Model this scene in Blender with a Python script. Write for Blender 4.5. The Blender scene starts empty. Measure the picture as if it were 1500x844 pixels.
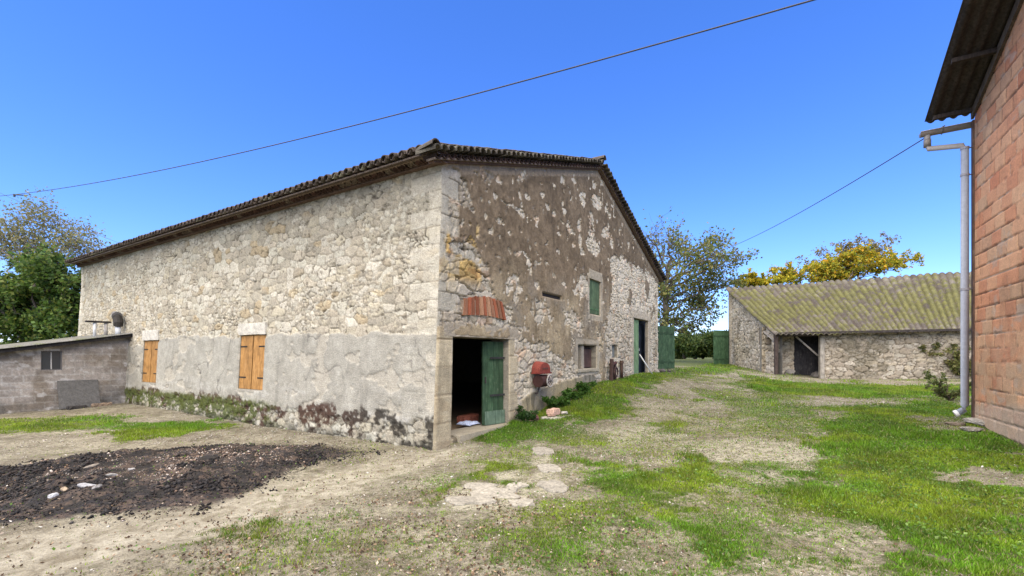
import bpy, math, random
import numpy as np
random.seed(7); RNG = np.random.default_rng(7)
S = bpy.context.scene; COL = S.collection
F = 661.0; HZ = 520.0; EYE = 1.70
def unit(a): a = np.array(a, float); return a/np.linalg.norm(a)
def ray(u, v): return np.array([(u-750)/F, 1.0, (HZ-v)/F])
def at(u, v, Y): r = ray(u, v)*Y; return np.array([r[0], r[1], r[2]+EYE])
# ------------------------------------------------------------------ noise
def _h(ix, iy, s):
    n = (ix.astype(np.int64)*374761393 + iy.astype(np.int64)*668265263 + s*982451653) & 0xffffffff
    n = ((n ^ (n >> 13))*1274126177) & 0xffffffff
    n = (n ^ (n >> 16)) & 0xffffffff
    n = (n*2246822519) & 0xffffffff
    return ((n ^ (n >> 15)) & 0xffffff)/float(0xffffff)
def vn(x, y, s=0):
    x = np.asarray(x, float); y = np.asarray(y, float)
    ix = np.floor(x); iy = np.floor(y); fx = x-ix; fy = y-iy
    fx = fx*fx*(3-2*fx); fy = fy*fy*(3-2*fy)
    a = _h(ix, iy, s); b = _h(ix+1, iy, s); c = _h(ix, iy+1, s); d = _h(ix+1, iy+1, s)
    return (a*(1-fx)+b*fx)*(1-fy)+(c*(1-fx)+d*fx)*fy
def fbm(x, y, s=0, o=4):
    t = 0; a = .5; n = 0
    for i in range(o):
        t = t+a*vn(x*2**i+17*i, y*2**i+31*i, s+i); n += a; a *= .55
    return t/n
def ss(a, b, x):
    t = np.clip((x-a)/(b-a), 0, 1); return t*t*(3-2*t)
def mixc(c, d, m):
    m = np.asarray(m)[..., None]; return np.asarray(c)*(1-m)+np.asarray(d)*m
def inpoly(px, py, poly):
    """signed distance (positive inside) to a polygon"""
    poly = np.array(poly, float); n = len(poly)
    ins = np.zeros(px.shape, bool); dist = np.full(px.shape, 1e9)
    for i in range(n):
        x0, y0 = poly[i]; x1, y1 = poly[(i+1) % n]
        c = ((y0 > py) != (y1 > py)) & (px < (x1-x0)*(py-y0)/((y1-y0) if y1 != y0 else 1e-9)+x0)
        ins ^= c
        dx, dy = x1-x0, y1-y0; L = dx*dx+dy*dy+1e-12
        t = np.clip(((px-x0)*dx+(py-y0)*dy)/L, 0, 1)
        dist = np.minimum(dist, np.hypot(px-x0-t*dx, py-y0-t*dy))
    return np.where(ins, dist, -dist)
def stones(x, y, w, h, seed, jit=.72, p=3.0, wt=.35):
    gx = x/w; gy = y/h; jy = np.floor(gy)
    f1 = np.full(x.shape, 9.); f2 = np.full(x.shape, 9.); id1 = np.zeros(x.shape)
    for dj in (-1, 0, 1):
        r = jy+dj; off = _h(r, r*0, seed+5)
        ixb = np.floor(gx-off)
        for di in (-1, 0, 1):
            i = ixb+di
            a = _h(i, r, seed); b = _h(i, r, seed+1); k = _h(i, r, seed+2)
            sx = i+off+.5+(a-.5)*jit; sy = r+.5+(b-.5)*jit
            d = (np.abs(gx-sx)**p+np.abs(gy-sy)**p)**(1/p)-k*wt
            idn = _h(i, r, seed+3)
            m = d < f1
            f2 = np.where(m, f1, np.minimum(f2, d)); id1 = np.where(m, idn, id1); f1 = np.where(m, d, f1)
    return f1, f2-f1, id1
# ------------------------------------------------------------------ objects
def mesh(name, V, Fs, mat, parent=None, col=None, smooth=False, loc=None, extra=None):
    """Fs: list of index lists or an (n,k) array. V in world coordinates."""
    V = np.array(V, dtype=np.float64).reshape(-1, 3)
    base = np.zeros(3)
    if parent is not None: base = np.array(WORLD[parent.name])
    if loc is not None: base = base*0+np.array(loc, float)
    me = bpy.data.meshes.new(name)
    if isinstance(Fs, np.ndarray):
        k = Fs.shape[1]; n = Fs.shape[0]
        me.vertices.add(len(V)); me.vertices.foreach_set('co', (V-base).astype(np.float32).ravel())
        me.loops.add(n*k); me.loops.foreach_set('vertex_index', Fs.astype(np.int32).ravel())
        me.polygons.add(n); me.polygons.foreach_set('loop_start', np.arange(0, n*k, k, dtype=np.int32))
        me.polygons.foreach_set('loop_total', np.full(n, k, dtype=np.int32))
        me.update(calc_edges=True)
    else:
        me.from_pydata((V-base).tolist(), [], [list(map(int, f)) for f in Fs]); me.update()
    if col is not None:
        c = np.ones((len(V), 4), np.float32); c[:, :3] = np.clip(np.broadcast_to(np.array(col), (len(V), 3)), 0, 1)
        a = me.color_attributes.new('Col', 'FLOAT_COLOR', 'POINT'); a.data.foreach_set('color', c.ravel())
    for k, arr in (extra or {}).items():
        a = me.attributes.new(k, 'FLOAT', 'POINT'); a.data.foreach_set('value', np.asarray(arr, np.float32).ravel())
    if smooth: me.polygons.foreach_set('use_smooth', np.ones(len(me.polygons), bool))
    if mat is not None: me.materials.append(mat)
    o = bpy.data.objects.new(name, me); COL.objects.link(o)
    if parent is not None: o.parent = parent
    if loc is not None and parent is None: o.location = loc
    WORLD[o.name] = base if (loc is not None or parent is not None) else np.zeros(3)
    return o
WORLD = {}
def tag(o, label=None, cat=None, group=None, kind=None):
    if label: o['label'] = label
    if cat: o['category'] = cat
    if group: o['group'] = group
    if kind: o['kind'] = kind
    return o
def thing(name, loc, label, cat, group=None):
    o = bpy.data.objects.new(name, None); COL.objects.link(o); o.location = loc; o.empty_display_size = .3
    WORLD[o.name] = np.array(loc, float); return tag(o, label, cat, group)
class MB:
    def __init__(s): s.v = []; s.f = []; s.c = []; s.n = 0
    def add(s, V, Fs, c=(.5, .5, .5)):
        V = np.array(V, float).reshape(-1, 3); s.v.append(V)
        s.f += [[int(i)+s.n for i in f] for f in Fs]
        s.c.append(np.broadcast_to(np.array(c, float), (len(V), 3)).copy()); s.n += len(V)
    def box(s, o, a, b, c, col=(.5, .5, .5), rough=0):
        """corner o, edge vectors a b c"""
        o, a, b, c = [np.array(q, float) for q in (o, a, b, c)]
        V = [o, o+a, o+a+b, o+b, o+c, o+a+c, o+a+b+c, o+b+c]
        if rough: V = [q+RNG.normal(0, rough, 3) for q in V]
        s.add(V, [[0, 3, 2, 1], [4, 5, 6, 7], [0, 1, 5, 4], [1, 2, 6, 5], [2, 3, 7, 6], [3, 0, 4, 7]], col)
    def tube(s, P, R, n=8, col=(.5, .5, .5), cap=True):
        P = [np.array(p, float) for p in P]
        if np.isscalar(R): R = [R]*len(P)
        V = []
        for i, p in enumerate(P):
            d = unit(P[min(i+1, len(P)-1)]-P[max(i-1, 0)])
            up = np.array([0, 0, 1.]) if abs(d[2]) < .9 else np.array([1., 0, 0])
            x = unit(np.cross(d, up)); y = np.cross(x, d)
            for k in range(n):
                a = 2*math.pi*k/n; V.append(p+R[i]*(math.cos(a)*x+math.sin(a)*y))
        Fs = []
        for i in range(len(P)-1):
            for k in range(n):
                Fs.append([i*n+k, i*n+(k+1) % n, (i+1)*n+(k+1) % n, (i+1)*n+k])
        if cap: Fs.append(list(range(n))[::-1]); Fs.append([(len(P)-1)*n+k for k in range(n)])
        s.add(V, Fs, col)
    def arc(s, o, ax, side, up, r, L, th=.014, n=7, col=(.5, .5, .5), taper=1.0, flip=False):
        """half-round tile: axis ax length L, opens down, wall thickness th"""
        o = np.array(o, float); V = []
        for j, (q, rr) in enumerate(((0, r), (L, r*taper))):
            for rad in (rr, rr-th):
                for k in range(n+1):
                    a = math.pi*k/n; sg = -1 if flip else 1
                    V.append(o+ax*q+side*math.cos(a)*rad+up*math.sin(a)*rad*sg)
        m = n+1; Fs = []
        for k in range(n):
            Fs += [[k, k+1, 2*m+k+1, 2*m+k], [m+k+1, m+k, 3*m+k, 3*m+k+1], [k, m+k, m+k+1, k+1], [2*m+k, 2*m+k+1, 3*m+k+1, 3*m+k]]
        Fs += [[0, 2*m, 3*m, m], [n, m+n, 3*m+n, 2*m+n]]
        s.add(V, Fs, col)
    def build(s, name, mat, parent=None, loc=None, smooth=False):
        return mesh(name, np.vstack(s.v), s.f, mat, parent, np.vstack(s.c), smooth, loc)
# ------------------------------------------------------------------ materials
def nt(name):
    m = bpy.data.materials.new(name); m.use_nodes = True; t = m.node_tree; t.nodes.clear()
    o = t.nodes.new('ShaderNodeOutputMaterial'); b = t.nodes.new('ShaderNodeBsdfPrincipled')
    t.links.new(b.outputs[0], o.inputs[0]); b.inputs['Roughness'].default_value = .9
    b.inputs['Specular IOR Level'].default_value = .25
    return m, t, b
def N(t, ty, **k):
    n = t.nodes.new(ty)
    for a, v in k.items():
        if a.startswith('i_'): n.inputs[a[2:].replace('_', ' ')].default_value = v
        else: setattr(n, a, v)
    return n
def noise(t, sc, det=6, rough=.6, vec=None, dist=0):
    n = N(t, 'ShaderNodeTexNoise'); n.inputs['Scale'].default_value = sc; n.inputs['Detail'].default_value = det
    n.inputs['Roughness'].default_value = rough; n.inputs['Distortion'].default_value = dist
    if vec is None:
        g = N(t, 'ShaderNodeNewGeometry'); vec = g.outputs['Position']
    t.links.new(vec, n.inputs['Vector']); return n
def rmp(t, src, a, b, lo=0, hi=1):
    n = N(t, 'ShaderNodeMapRange'); n.inputs[1].default_value = a; n.inputs[2].default_value = b
    n.inputs[3].default_value = lo; n.inputs[4].default_value = hi; t.links.new(src, n.inputs[0]); return n.outputs[0]
def mx(t, mode, fac, a, b):
    n = N(t, 'ShaderNodeMix', data_type='RGBA', blend_type=mode)
    for sock, v in ((n.inputs[0], fac), (n.inputs[6], a), (n.inputs[7], b)):
        if isinstance(v, (int, float)): sock.default_value = v
        elif isinstance(v, (tuple, list)): sock.default_value = (*v, 1)
        else: t.links.new(v, sock)
    return n.outputs[2]
def bump(t, b, src, st, dist=.02, prev=None):
    n = N(t, 'ShaderNodeBump'); n.inputs['Strength'].default_value = st; n.inputs['Distance'].default_value = dist
    t.links.new(src, n.inputs['Height'])
    if prev: t.links.new(prev, n.inputs['Normal'])
    t.links.new(n.outputs[0], b.inputs['Normal']); return n.outputs[0]
def vmat(name, sc=30, var=.35, bst=.5, rough=.9, bd=.02, sc2=4, tone=None):
    """vertex-colour surface with fine mottling and grain"""
    m, t, b = nt(name); a = N(t, 'ShaderNodeVertexColor', layer_name='Col')
    n1 = noise(t, sc, 6, .65); n2 = noise(t, sc2, 5, .6)
    f = rmp(t, n1.outputs[0], .3, .7, 1-var, 1+var); g = rmp(t, n2.outputs[0], .3, .7, 1-var*.5, 1+var*.5)
    c = mx(t, 'MULTIPLY', 1, a.outputs[0], f); c = mx(t, 'MULTIPLY', 1, c, g)
    if tone: c = mx(t, 'MULTIPLY', 1, c, tone)
    t.links.new(c, b.inputs['Base Color']); b.inputs['Roughness'].default_value = rough
    bump(t, b, n1.outputs[0], bst, bd); return m
def leafmat(name, tr=.45):
    m, t, b = nt(name); a = N(t, 'ShaderNodeVertexColor', layer_name='Col')
    t.links.new(a.outputs[0], b.inputs['Base Color']); b.inputs['Roughness'].default_value = .55
    tb = N(t, 'ShaderNodeBsdfTranslucent'); t.links.new(a.outputs[0], tb.inputs[0])
    ms = N(t, 'ShaderNodeMixShader'); ms.inputs[0].default_value = tr
    o = [n for n in t.nodes if n.type == 'OUTPUT_MATERIAL'][0]
    t.links.new(b.outputs[0], ms.inputs[1]); t.links.new(tb.outputs[0], ms.inputs[2]); t.links.new(ms.outputs[0], o.inputs[0])
    return m
def woodmat(name):
    m, t, b = nt(name); a = N(t, 'ShaderNodeVertexColor', layer_name='Col'); g = N(t, 'ShaderNodeNewGeometry'); mp = N(t, 'ShaderNodeMapping'); mp.inputs['Scale'].default_value = (45, 45, 2.6); t.links.new(g.outputs['Position'], mp.inputs['Vector'])
    n1 = noise(t, 1, 8, .7, mp.outputs[0]); n2 = noise(t, 5, 6, .65); c = mx(t, 'MULTIPLY', 1, a.outputs[0], rmp(t, n1.outputs[0], .3, .7, .45, 1.55)); c = mx(t, 'MULTIPLY', 1, c, rmp(t, n2.outputs[0], .3, .7, .7, 1.3))
    w = N(t, 'ShaderNodeMath', operation='MULTIPLY'); t.links.new(rmp(t, n1.outputs[0], .54, .62), w.inputs[0]); t.links.new(rmp(t, n2.outputs[0], .5, .62, 0, .45), w.inputs[1]); c = mx(t, 'MIX', w.outputs[0], c, (.22, .20, .15))
    t.links.new(c, b.inputs['Base Color']); b.inputs['Roughness'].default_value = .75; bump(t, b, n1.outputs[0], .5, .008); return m
M = dict(
    masonry=vmat('masonry', 38, .26, .7, .95, .03, 5, (.90, .875, .80)),
    tile=vmat('roof_tile', 22, .45, .5, .9, .02, 3),
    wood=woodmat('painted_wood'),
    metal=vmat('zinc', 14, .12, .12, .45, .01, 3),
    rust=vmat('rusty_metal', 40, .4, .4, .8, .01, 6),
    cable=vmat('cable_sheath', 10, .1, .1, .6),
    brickwork=vmat('brickwork', 38, .16, .5, .95, .02, 5),
    rock=vmat('rock', 26, .4, .6, .9, .02, 7),
    char=vmat('charred_debris', 40, .5, .5, .85, .02, 6),
    bark=vmat('bark', 14, .4, .6, .95, .03, 3),
    leaf=leafmat('leaf'), grass=leafmat('grass_blade', .3),
    block=vmat('concrete_block', 30, .25, .5, .95, .015, 2.2),
)
m, t, b = nt('old_glass'); b.inputs['Base Color'].default_value = (.03, .035, .04, 1); b.inputs['Roughness'].default_value = .12
b.inputs['Specular IOR Level'].default_value = .6; M['glass'] = m
# ------------------------------------------------------------------ terrain
P0 = np.array([-1.30, 8.32]); L = unit([-1040, 661]); G = unit([420, 661])     # house corner, along the long wall, along the gable
NL = -G; NG = -L                                                              # outward normals
LEN, WID, SL, ZT = 20.0, 15.1, .328, 5.57
ctl = [(-1.3, 8.3, 0), (-3, 4, -.02), (0, 3, 0), (4, 3, 0), (-8, 5, -.02), (9.2, 9, .36), (7, 5, .15), (-5, 11, -.02), (-9, 13, -.02), (-13.5, 16, .02), (-15, 13, -.05), (-22, 15, 0),
       (.05, 10.4, .14), (1.05, 12, .40), (2.7, 14.8, .80), (4.9, 18.2, .93), (6.9, 21.2, .95), (8, 23, 1.05), (15.2, 26, .56), (17.8, 25.7, .33), (24.6, 24.5, .38), (16, 33, 1.0), (12, 30, 1.0),
       (4, 11, .2), (6, 15, .42), (9, 19, .62), (13, 20, .4), (17, 17, .3), (11, 13, .3), (10, 40, 1.2), (25, 40, 1.2), (-20, 40, .6), (-30, 20, 0), (40, 20, .4), (40, 0, .2), (-30, 0, 0), (0, -12, 0), (14, 5, .3), (3, 7, .03)]
ctl = np.array(ctl); 
def _phi(r): return np.sqrt(r*r+1.0)
A = _phi(np.hypot(ctl[:, None, 0]-ctl[None, :, 0], ctl[:, None, 1]-ctl[None, :, 1])); A = np.block([[A+np.eye(len(ctl))*-.02, np.ones((len(ctl), 1))], [np.ones((1, len(ctl))), np.zeros((1, 1))]])
WGT = np.linalg.solve(A, np.r_[ctl[:, 2], 0])
def hz(x, y):
    x = np.asarray(x, float); y = np.asarray(y, float); sh = x.shape; x = x.ravel(); y = y.ravel(); z = np.zeros(x.shape)+WGT[-1]
    for i in range(len(ctl)): z = z+WGT[i]*_phi(np.hypot(x-ctl[i, 0], y-ctl[i, 1]))
    far = ss(38, 60, np.hypot(x, y-12)); z = np.clip(z, -.3, 1.5)*(1-far)+1.0*far
    return z.reshape(sh)
def gp(u, v):
    r = ray(u, v)
    if r[2] >= -1e-4: r = ray(u, HZ+4)
    Y = 3.
    lo, hi = .5, 120.
    for _ in range(50):
        Y = (lo+hi)/2; p = r*Y
        if p[2]+EYE > hz(p[0], p[1]): lo = Y
        else: hi = Y
    p = r*Y; return np.array([p[0], p[1], float(hz(p[0], p[1]))])
def gpoly(pts): return [tuple(gp(*p)[:2]) for p in pts]
GRASS = [  # outline on the ground, cover 0..1
 ([(640, 660), (670, 640), (745, 622), (800, 592), (870, 560), (925, 549), (980, 544), (972, 560), (935, 588), (870, 612), (800, 634), (730, 650), (690, 650)], 1.0),
 ([(1190, 632), (1230, 603), (1350, 590), (1440, 600), (1560, 640), (1560, 860), (1300, 860), (1240, 790), (1150, 722), (1200, 702), (1232, 690), (1205, 655)], 1.0),
 ([(1085, 548), (1130, 556), (1200, 562), (1520, 562), (1520, 580), (1250, 583), (1150, 580), (1095, 570)], 1.0),
 ([(800, 668), (870, 686), (960, 690), (1010, 656), (1062, 676), (1050, 708), (1012, 738), (1060, 770), (1150, 812), (1190, 860), (1000, 860), (990, 800), (970, 760), (900, 730), (850, 700)], .95),
 ([(690, 668), (760, 680), (782, 700), (775, 730), (720, 700), (690, 725), (630, 735), (640, 712), (700, 700)], .85),
 ([(640, 810), (700, 760), (760, 735), (840, 740), (960, 760), (980, 860), (640, 860)], .55),
 ([(-40, 618), (190, 606), (210, 628), (-40, 636)], .7),
 ([(150, 632), (200, 622), (285, 617), (312, 632), (250, 642), (170, 645)], 1.0),
 ([(265, 768), (320, 752), (365, 772), (345, 796), (285, 797)], .95),
 ([(980, 541), (1062, 533), (1085, 545), (1060, 548), (985, 552)], .9),
 ([(260, 790), (640, 770), (640, 860), (200, 860)], .30),
 ([(1060, 580), (1180, 580), (1200, 640), (1150, 650), (1080, 640)], .45),
 ([(820, 650), (960, 610), (1060, 600), (1080, 650), (900, 680)], .28),
 ([(560, 700), (640, 690), (700, 672), (640, 710)], .4), ([(760, 735), (960, 740), (1000, 860), (700, 860)], .6),
 ([(1060, 690), (1150, 740), (1240, 790), (1300, 860), (1190, 860), (1060, 770), (1020, 740)], .5)]
GRASS = [(gpoly(p), w) for p, w in GRASS]
BARE = [(gpoly(p), w) for p, w in [([(1375, 688), (1520, 688), (1520, 722), (1440, 712)], 1.), ([(1330, 615), (1425, 608), (1445, 640), (1380, 640)], .7), ([(1215, 745), (1300, 800), (1290, 830), (1200, 820)], .6), ([(840, 780), (960, 770), (980, 844), (860, 844)], .5)]]
BROWN = gpoly([(95, 705), (150, 682), (240, 668), (330, 664), (400, 672), (380, 690), (300, 705), (240, 720), (150, 712)])
BURN = gpoly([(-60, 690), (30, 682), (150, 664), (340, 651), (440, 650), (545, 662), (470, 678), (410, 702), (330, 735), (250, 747), (30, 768), (-60, 780)])
PAVES = [gpoly(k) for k in ([(655, 725), (690, 705), (730, 708), (778, 716), (770, 738), (700, 748), (655, 745)], [(783, 650), (795, 650), (825, 722), (786, 726)], [(715, 690), (760, 688), (775, 700), (730, 702)], [(860, 640), (960, 622), (1010, 640), (900, 655)])]
PAVE = gpoly([(1020, 650), (1180, 640), (1230, 668), (1215, 700), (1130, 712), (1060, 700)])
TRK = gpoly([(-60, 790), (250, 750), (420, 702), (560, 672), (640, 655), (700, 650), (690, 668), (600, 690), (540, 715), (400, 770), (240, 800), (-60, 880)])
def cover(x, y):
    """share of ground under grass"""
    wx = x+(fbm(x*.9, y*.9, 3)-.5)*1.3+(fbm(x*4, y*4, 13)-.5)*1.1+(fbm(x*11, y*11, 14, 3)-.5)*.5; wy = y+(fbm(x*.9, y*.9, 9)-.5)*1.3+(fbm(x*4, y*4, 19)-.5)*1.1+(fbm(x*11, y*11, 20, 3)-.5)*.5
    g = np.zeros(x.shape)
    for p, w in GRASS: g = np.maximum(g, w*ss(-.45, .40, inpoly(wx, wy, p)))
    base = (.14+.42*ss(.46, .68, fbm(x*.9, y*.9, 21)))*ss(-1.5, 1.5, x+.2*y-1)
    base = np.maximum(base, ss(26, 30, y)*.95); base = np.maximum(base, .8*ss(-16, -20, x))
    base = np.maximum(base, .9*ss(11.5, 14, x)*ss(13, 10, y))
    g = np.maximum(g, base)
    for p, w in BARE: g = g*(1-w*ss(-.2, .2, inpoly(wx, wy, p)))
    b = ss(-.25, .15, inpoly(wx, wy, BURN)); g = g*(1-b)
    for p_ in PAVES[:3]: g = g*(1-.85*ss(-.1, .08, inpoly(wx*.2+x*.8, wy*.2+y*.8, p_)))
    g = g*(1-.85*ss(-.2, .2, inpoly(wx, wy, TRK)))
    return g
def burn(x, y):
    wx = x+(fbm(x*1.3, y*1.3, 53)-.5)*1.0; wy = y+(fbm(x*1.3, y*1.3, 59)-.5)*1.0
    return ss(-.3, .3, inpoly(wx, wy, BURN))
def seq(a, b, d0, lo, hi, gr=1.12):
    """dense between a and b, growing steps out to lo and hi"""
    c = list(np.arange(a, b+d0, d0)); s = d0; x = a; left = []
    while x > lo: s *= gr; x -= s; left.append(x)
    s = d0; x = c[-1]; right = []
    while x < hi: s *= gr; x += s; right.append(x)
    return np.array(left[::-1]+c+right)
xs = seq(-11, 10.5, .055, -900, 900, 1.045); ys = seq(3.0, 15, .05, -400, 1500, 1.04)
X, Y = np.meshgrid(xs, ys)
gc = cover(X, Y); bn = burn(X, Y); tr = ss(-.2, .3, inpoly(X, Y, TRK)); pv = ss(-.4, .3, inpoly(X+(fbm(X, Y, 4)-.5), Y+(fbm(X, Y, 5)-.5), PAVE))
for p_ in PAVES: pv = np.maximum(pv, ss(-.10, .06, inpoly(X+(fbm(X*4, Y*4, 4)-.5)*.25, Y+(fbm(X*4, Y*4, 5)-.5)*.25, p_)))
near = ss(40, 25, np.hypot(X, Y-10))
Z = hz(X, Y)+near*((fbm(X*.8, Y*.8, 1)-.5)*.07+(fbm(X*5, Y*5, 2)-.5)*.022*(1-tr*.6))+gc*near*(fbm(X*2.2, Y*2.2, 8)-.35)*.05-.03*tr*near
heap = burn(X, Y)*ss(0, .8, inpoly(X, Y, BURN)); Z += heap*(.02+.13*fbm(X*.9, Y*.9, 77)+.20*(fbm(X*4, Y*4, 78)-.4))
di = (X-P0[0])*L[0]+(Y-P0[1])*L[1]; ei = (X-P0[0])*G[0]+(Y-P0[1])*G[1]; ins_ = ss(.1, .3, di)*ss(LEN-.1, LEN-.3, di)*ss(.1, .3, ei)*ss(WID-.1, WID-.3, ei); Z = Z*(1-ins_)+np.minimum(Z, -.12)*ins_
def quads(ny, nx):
    i = np.arange(ny*nx).reshape(ny, nx); return np.stack([i[:-1, :-1], i[:-1, 1:], i[1:, 1:], i[1:, :-1]], -1).reshape(-1, 4)
def ground_z(x, y):
    """height of the built ground sheet"""
    x = np.asarray(x, float); y = np.asarray(y, float)
    i = np.clip(np.searchsorted(xs, x)-1, 0, len(xs)-2); j = np.clip(np.searchsorted(ys, y)-1, 0, len(ys)-2)
    fx = (x-xs[i])/(xs[i+1]-xs[i]); fy = (y-ys[j])/(ys[j+1]-ys[j])
    return (Z[j, i]*(1-fx)+Z[j, i+1]*fx)*(1-fy)+(Z[j+1, i]*(1-fx)+Z[j+1, i+1]*fx)*fy
# ground material
m, t, b = nt('ground_surface')
gA = N(t, 'ShaderNodeAttribute', attribute_name='grass'); bA = N(t, 'ShaderNodeAttribute', attribute_name='burnt')
tA = N(t, 'ShaderNodeAttribute', attribute_name='track'); pA = N(t, 'ShaderNodeAttribute', attribute_name='paved')
n1 = noise(t, 1.3, 8, .6); n2 = noise(t, 14, 8, .7); n3 = noise(t, 70, 6, .7); n4 = noise(t, 4.5, 8, .65, dist=.6)
vo = N(t, 'ShaderNodeTexVoronoi'); vo.inputs['Scale'].default_value = 55; g0 = N(t, 'ShaderNodeNewGeometry'); t.links.new(g0.outputs['Position'], vo.inputs['Vector'])
nl = noise(t, 7, 8, .75, dist=1.2); nm = noise(t, 3.1, 8, .75, dist=.8)
dirt = mx(t, 'MIX', rmp(t, n4.outputs[0], .35, .65), (.15, .125, .09), (.40, .36, .29))
dirt = mx(t, 'MIX', rmp(t, n1.outputs[0], .42, .60, 0, .85), dirt, (.50, .46, .38))
stn = mx(t, 'MIX', rmp(t, vo.outputs['Distance'], .1, .5), (.44, .40, .34), (.10, .085, .065))
dirt = mx(t, 'MIX', rmp(t, n2.outputs[0], .42, .62, 0, .85), dirt, stn)
dirt = mx(t, 'MULTIPLY', 1, dirt, rmp(t, n3.outputs[0], .3, .7, .5, 1.5)); dirt = mx(t, 'MIX', rmp(t, nl.outputs[0], .56, .66, 0, .7), dirt, (.11, .08, .05)); dirt = mx(t, 'MIX', rmp(t, nm.outputs[0], .58, .66, 0, .6), dirt, (.12, .13, .04))
trk = mx(t, 'MIX', rmp(t, n4.outputs[0], .38, .62), (.30, .26, .20), (.62, .575, .50))
trk = mx(t, 'MULTIPLY', 1, trk, rmp(t, n3.outputs[0], .3, .7, .65, 1.3)); trk = mx(t, 'MIX', rmp(t, nl.outputs[0], .58, .66, 0, .55), trk, (.14, .11, .08))
c = mx(t, 'MIX', rmp(t, tA.outputs['Fac'], 0, 1, 0, .85), dirt, trk)
vp = N(t, 'ShaderNodeTexVoronoi', feature='DISTANCE_TO_EDGE'); vp.inputs['Scale'].default_value = 3.6
mp = N(t, 'ShaderNodeVectorMath', operation='ADD'); t.links.new(g0.outputs['Position'], mp.inputs[0]); t.links.new(n4.outputs[1], mp.inputs[1]); t.links.new(mp.outputs[0], vp.inputs['Vector'])
slab = mx(t, 'MIX', rmp(t, vp.outputs[0], .01, .07), (.06, .06, .025), (.60, .56, .47)); slab = mx(t, 'MULTIPLY', 1, slab, rmp(t, n2.outputs[0], .3, .7, .55, 1.25)); slab = mx(t, 'MIX', rmp(t, nl.outputs[0], .54, .62, 0, .8), slab, (.17, .15, .09))
c = mx(t, 'MIX', rmp(t, pA.outputs['Fac'], .1, 1, 0, .85), c, slab)
sod = mx(t, 'MIX', rmp(t, n2.outputs[0], .35, .65), (.06, .06, .025), (.10, .16, .02))
ga = N(t, 'ShaderNodeMath', operation='ADD'); t.links.new(gA.outputs['Fac'], ga.inputs[0]); t.links.new(rmp(t, n2.outputs[0], .3, .7, -.4, .4), ga.inputs[1])
c = mx(t, 'MIX', rmp(t, ga.outputs[0], .25, .75, 0, .92), c, sod)
bc = mx(t, 'MIX', rmp(t, n4.outputs[0], .46, .56), (.012, .011, .010), (.085, .06, .045)); bc = mx(t, 'MIX', rmp(t, n2.outputs[0], .45, .6), bc, (.02, .018, .02))
ba = N(t, 'ShaderNodeMath', operation='ADD'); t.links.new(bA.outputs['Fac'], ba.inputs[0]); t.links.new(rmp(t, n4.outputs[0], .3, .7, -.4, .4), ba.inputs[1])
c = mx(t, 'MULTIPLY', 1, c, (.63, .62, .54)); c = mx(t, 'MIX', rmp(t, ba.outputs[0], .3, .7, 0, .95), c, bc)
t.links.new(c, b.inputs['Base Color']); b.inputs['Roughness'].default_value = .97
h = mx(t, 'ADD', .6, n2.outputs[0], n3.outputs[0]); bump(t, b, h, .8, .03)
M['ground'] = m
o = mesh('ground', np.stack([X, Y, Z], -1).reshape(-1, 3), quads(len(ys), len(xs)), m, smooth=True, extra=dict(grass=gc, burnt=bn*ss(-.1, .5, inpoly(X, Y, BURN)+.2), track=tr*near, paved=pv))
tag(o, kind='structure')
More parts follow.
